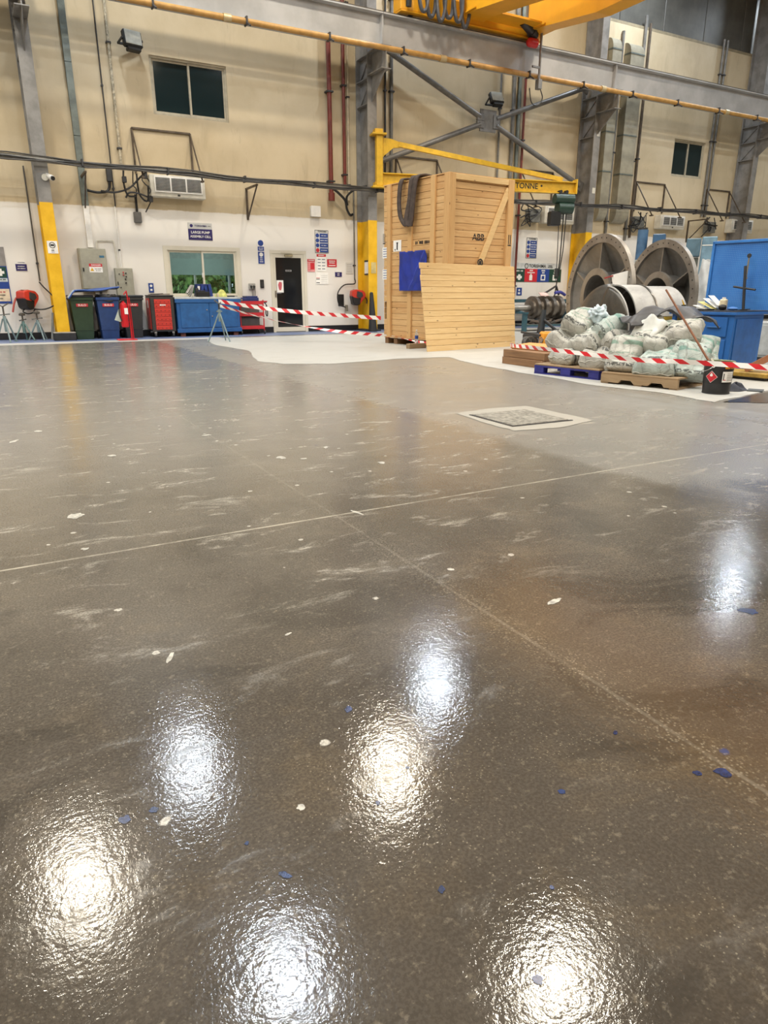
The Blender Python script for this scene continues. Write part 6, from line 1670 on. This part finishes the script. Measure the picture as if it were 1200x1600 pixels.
MB().cyl((-0.3, -0.12, 0.44), (0.32, -0.12, 0.44), 0.14, seg=18).build('motor', HG, ho, True)
MB().cyl((-0.18, -0.1, 0.20), (0.3, -0.1, 0.20), 0.17, seg=18).build('gear_case', HG, ho, True)
MB().bx(-0.42, -0.08, -0.22, 0.05, -0.30, 0.10, 0.03).build('chain_bag', BLACK, ho)
MB().tube([(0.05, -0.1, 0.1), (0.04, -0.1, -1.2), (0.0, -0.1, -1.8), (-0.06, -0.1, -2.35)], 0.018, 6).tube([(0.14, -0.1, 0.1), (0.12, -0.1, -1.0), (0.03, -0.1, -1.75)], 0.015, 6).build('chain', BLACK, ho, True)
MB().tube([(-0.10, -0.1, 0.05), (-0.06, -0.1, -1.2), (-0.05, -0.1, -1.9)], 0.012, 6).build('pendant_cable', DARK, ho)
MB().bx(-0.10, -0.02, -0.14, -0.06, -1.75, -1.5, 0.01).build('pendant', DARK, ho)
MB().tube([(-0.06, -0.1, -2.3), (-0.10, -0.1, -2.36), (-0.12, -0.1, -2.44), (-0.06, -0.1, -2.5), (0.0, -0.1, -2.44)], 0.02, 6, 4).build('hook', DARK, ho, True)

# ------------------------------------------------------------------ pump rotor on its stands
ro = thing('pump_rotor', 'multi-stage steel pump rotor hung in slings right of the crate', 'rotor', (14.72, 16.35, 0.66))
RM = cast_mat('rotor_steel', (88, 82, 76), (124, 116, 108), 0.35, 0.7)
SM = cast_mat('shaft_steel', (150, 146, 140), (178, 174, 168), 0.3, 0.7)
MB().cyl((-1.6, 0, 0), (1.7, 0, 0), 0.085, seg=18).cyl((0.55, 0, 0), (0.95, 0, 0), 0.12, seg=18).build('shaft', SM, ro, True)
for x, r, w in ((-0.62, 0.33, 0.14), (-0.30, 0.33, 0.16), (0.0, 0.33, 0.16), (0.30, 0.34, 0.18)):
    MB().lathe([(0.09, x - w), (r * 0.62, x - w), (r * 0.72, x - w * 0.6), (r, x - w * 0.5), (r, x + w * 0.25), (r * 0.75, x + w * 0.5), (r * 0.6, x + w * 0.9), (0.09, x + w * 0.9)], (0, 0, 0), 36, AX).build('impeller', RM, ro, True)
MB().lathe([(0.09, 0.95), (0.25, 0.95), (0.28, 1.0), (0.28, 1.12), (0.22, 1.18), (0.09, 1.18)], (0, 0, 0), 30, AX).build('coupling', RM, ro, True)
MB().tube([(-0.35, 0, 0.36), (-0.1, 0, 0.46), (0.22, 0, 0.62)], 0.03, 8, 4).tube([(0.35, 0, 0.36), (0.3, 0, 0.46), (0.22, 0, 0.62)], 0.03, 8, 4).build('sling', flat(50, 46, 48, 0.8), ro, True)
MB().tube([(0.1, -0.1, 0.42), (0.3, -0.12, 0.44), (0.5, -0.1, 0.36)], 0.045, 8, 4).build('sling', flat(56, 58, 140, 0.7), ro, True)
MB().box((-0.35, -0.12, 0.38), (0.3, 0.16, 0.015), Matrix.Rotation(0.6, 3, 'X')).build('tag', flat(206, 176, 170, 0.6), ro)
tb = thing('rotor_table', 'teal steel support table under the pump rotor', 'table', (14.9, 16.35, 0))
TEAL = flat(48, 84, 96, 0.5, dirt=0.12)
for x in (-1.35, 0.85):
    for y in (-0.3, 0.3): MB().bx(x - 0.06, x + 0.06, y - 0.05, y + 0.05, 0, 0.5).build('leg', TEAL, tb)
    MB().bx(x - 0.07, x + 0.07, -0.38, 0.38, 0.5, 0.545).build('crosspiece', TEAL, tb)
    MB().prism([(-0.2, 0.545), (-0.06, 0.575), (0.06, 0.575), (0.2, 0.545)], x - 0.05, x + 0.05, 'X').build('saddle', TEAL, tb)
for y in (-0.3, 0.3): MB().bx(-1.3, 0.8, y - 0.03, y + 0.03, 0.14, 0.19).build('rail', TEAL, tb)
MB().bx(-1.3, 0.8, -0.3, 0.3, 0.19, 0.2).build('shelf', flat(120, 122, 118, 0.5), tb)
t = thing('rope_heap', 'heap of dark ropes on the shelf below the rotor', 'ropes', (14.7, 16.2, 0.2))
for k in range(7):
    a = k * 0.9
    MB().tube([(-0.6 + 0.18 * k + 0.18 * math.cos(q), 0.14 * math.sin(q), 0.05 + 0.02 * k % 0.06 + 0.03 * math.sin(q * 2 + a)) for q in [0.5 * i for i in range(14)]], 0.04, 7).build('coil', flat(64, 62, 60, 0.8) if k % 2 else flat(86, 76, 68, 0.8), t, True)
t = thing('back_bench', 'dark teal bench rail along the wall behind the rotor', 'bench', (16.0, 18.55, 0))
for x in (-1.6, 0.4, 1.5): MB().bx(x - 0.05, x + 0.05, -0.3, 0.3, 0, 0.78).build('leg', TEAL, t)
MB().bx(-1.7, 1.6, -0.35, 0.35, 0.78, 0.88, 0.01).build('top', TEAL, t)
t = thing('hydraulic_jack', 'orange hydraulic jack on the floor behind the timber stack', 'jack', (9.30, 10.33, 0), R(-30))
OR = flat(226, 152, 50, 0.45, dirt=0.1)
MB().bx(-0.12, 0.14, -0.17, 0.17, 0.12, 0.37, 0.03).build('body', OR, t); MB().bx(-0.16, 0.18, -0.2, 0.2, 0, 0.10, 0.01).build('base', flat(170, 128, 76, 0.6), t); MB().cyl((0, 0, 0.1), (0, 0, 0.14), 0.08).build('ram', DARK, t)
MB().cyl((-0.13, 0.0, 0.30), (-0.42, 0.42, 0.34), 0.022).build('lever', DARK, t, True)
for i, (x, y) in enumerate(((9.22, 10.52), (9.42, 10.27))):
    t = thing('wire_coil', ('left grey wire coil beside the orange jack', 'right grey wire coil beside the orange jack')[i], 'coil', (x - 0.25, y, 0.0), group='wire coils on the floor')
    for k in range(5):
        MB().tube([(0.12 * math.cos(q) + 0.02 * k, 0.03 * math.sin(q + k), 0.145 + 0.13 * math.sin(q)) for q in [2 * PI * j / 18 for j in range(19)]], 0.009, 6).build('turn', flat(120, 120, 118, 0.4, 0.5), t, True)
    MB().bx(-0.06, 0.14, -0.05, 0.05, 0.0, 0.012).build('tie', DARK, t)
t = thing('floor_grinder', 'small dark machine part on the floor beside the pine panel', 'machine part', (9.9, 11.2, 0))
MB().bx(-0.3, 0.25, -0.25, 0.25, 0.0, 0.3, 0.05).cyl((0.0, 0, 0.3), (0.05, 0, 0.75), 0.08, 0.05).build('body', flat(44, 50, 56, 0.5), t); MB().cyl((-0.3, -0.2, 0.12), (0.3, -0.2, 0.12), 0.1).build('roller', BLACK, t); MB().cyl((0.02, -0.05, 0.55), (0.4, -0.3, 0.2), 0.03).build('arm', DARK, t)

# ------------------------------------------------------------------ machine tools behind the discs
LB = flat(110, 142, 164, 0.45, dirt=0.1)
t = thing('boring_machine', 'pale blue machine tool column behind the right flanged disc', 'machine', (15.9, 12.25, 0), R(-52))
MB().bx(-0.45, 0.45, -0.3, 0.5, 0, 0.7, 0.03).build('bed', LB, t); MB().bx(0.02, 0.36, -0.2, 0.3, 0.7, 2.41, 0.02).build('column', LB, t); MB().bx(-0.34, 0.0, -0.2, 0.25, 1.95, 2.38, 0.02).build('head', flat(84, 112, 130, 0.45), t)
MB().bx(-0.34, -0.02, -0.12, 0.1, 1.45, 1.93, 0.01).build('control_panel', flat(86, 90, 84, 0.5), t); MB().cyl((-0.18, -0.12, 1.8), (-0.18, -0.24, 1.8), 0.06).build('spindle', BLACK, t, True); MB().bx(-0.32, 0.0, -0.22, -0.2, 1.42, 1.45).build('shelf', LB, t); MB().bx(0.03, 0.35, -0.212, -0.2, 2.2, 2.22).build('seam', WHITE, t)
t = thing('machine_motor', 'blue motor and box rising behind the right flanged disc', 'motor', (15.1, 13.05, 0), R(-52))
MB().bx(-0.4, 0.3, -0.1, 0.3, 0, 1.9, 0.03).build('pillar', flat(150, 156, 156, 0.5), t); MB().bx(-0.02, 0.28, -0.2, 0.2, 1.9, 2.5, 0.02).build('gear_box', flat(54, 92, 130, 0.45), t); MB().cyl((-0.28, 0.05, 1.9), (-0.28, 0.05, 2.62), 0.13, seg=20).build('motor', flat(70, 104, 140, 0.45), t, True); MB().cyl((-0.28, 0.05, 2.62), (-0.28, 0.05, 2.67), 0.11, seg=20).build('fan_cover', DARK, t, True)
t = thing('wrapped_machine', 'machine part wrapped in crumpled white plastic left of the pegboard', 'machine', (11.75, 8.85, 0))
m = MB(); m.grid(lambda u, v: Vector((math.cos(2 * PI * u) * (0.28 - 0.17 * v) * (1 + 0.14 * math.sin(u * 23 + v * 9)), math.sin(2 * PI * u) * (0.30 - 0.18 * v) * (1 + 0.14 * math.sin(u * 19 + v * 5)), 0.3 + 1.35 * v + 0.03 * math.sin(u * 17))), 44, 16, True)
m.build('plastic_cover', flat(212, 214, 214, 0.35, dirt=0.08), t, 'all'); MB().bx(-0.4, 0.4, -0.45, 0.45, 0, 0.32, 0.02).build('base', flat(70, 72, 74, 0.5), t); MB().sph((-0.2, 0.3, 1.15), 0.22, (1, 1, 1.2)).build('motor', flat(44, 58, 84, 0.5), t, True)
t = thing('steel_cabinet', 'low grey cabinet behind the blue workbench', 'cabinet', (11.4, 7.0, 0), R(8))
MB().bx(-0.3, 0.3, -0.6, 0.6, 0.06, 0.62, 0.01).build('body', flat(176, 178, 176, 0.5), t); MB().bx(-0.32, -0.3, -0.55, 0.0, 0.1, 0.58, 0.005).bx(-0.32, -0.3, 0.02, 0.55, 0.1, 0.58, 0.005).build('door', flat(186, 188, 186, 0.5), t); MB().bx(-0.28, 0.28, -0.58, 0.58, 0, 0.06).build('plinth', DARK, t)

finish_text()
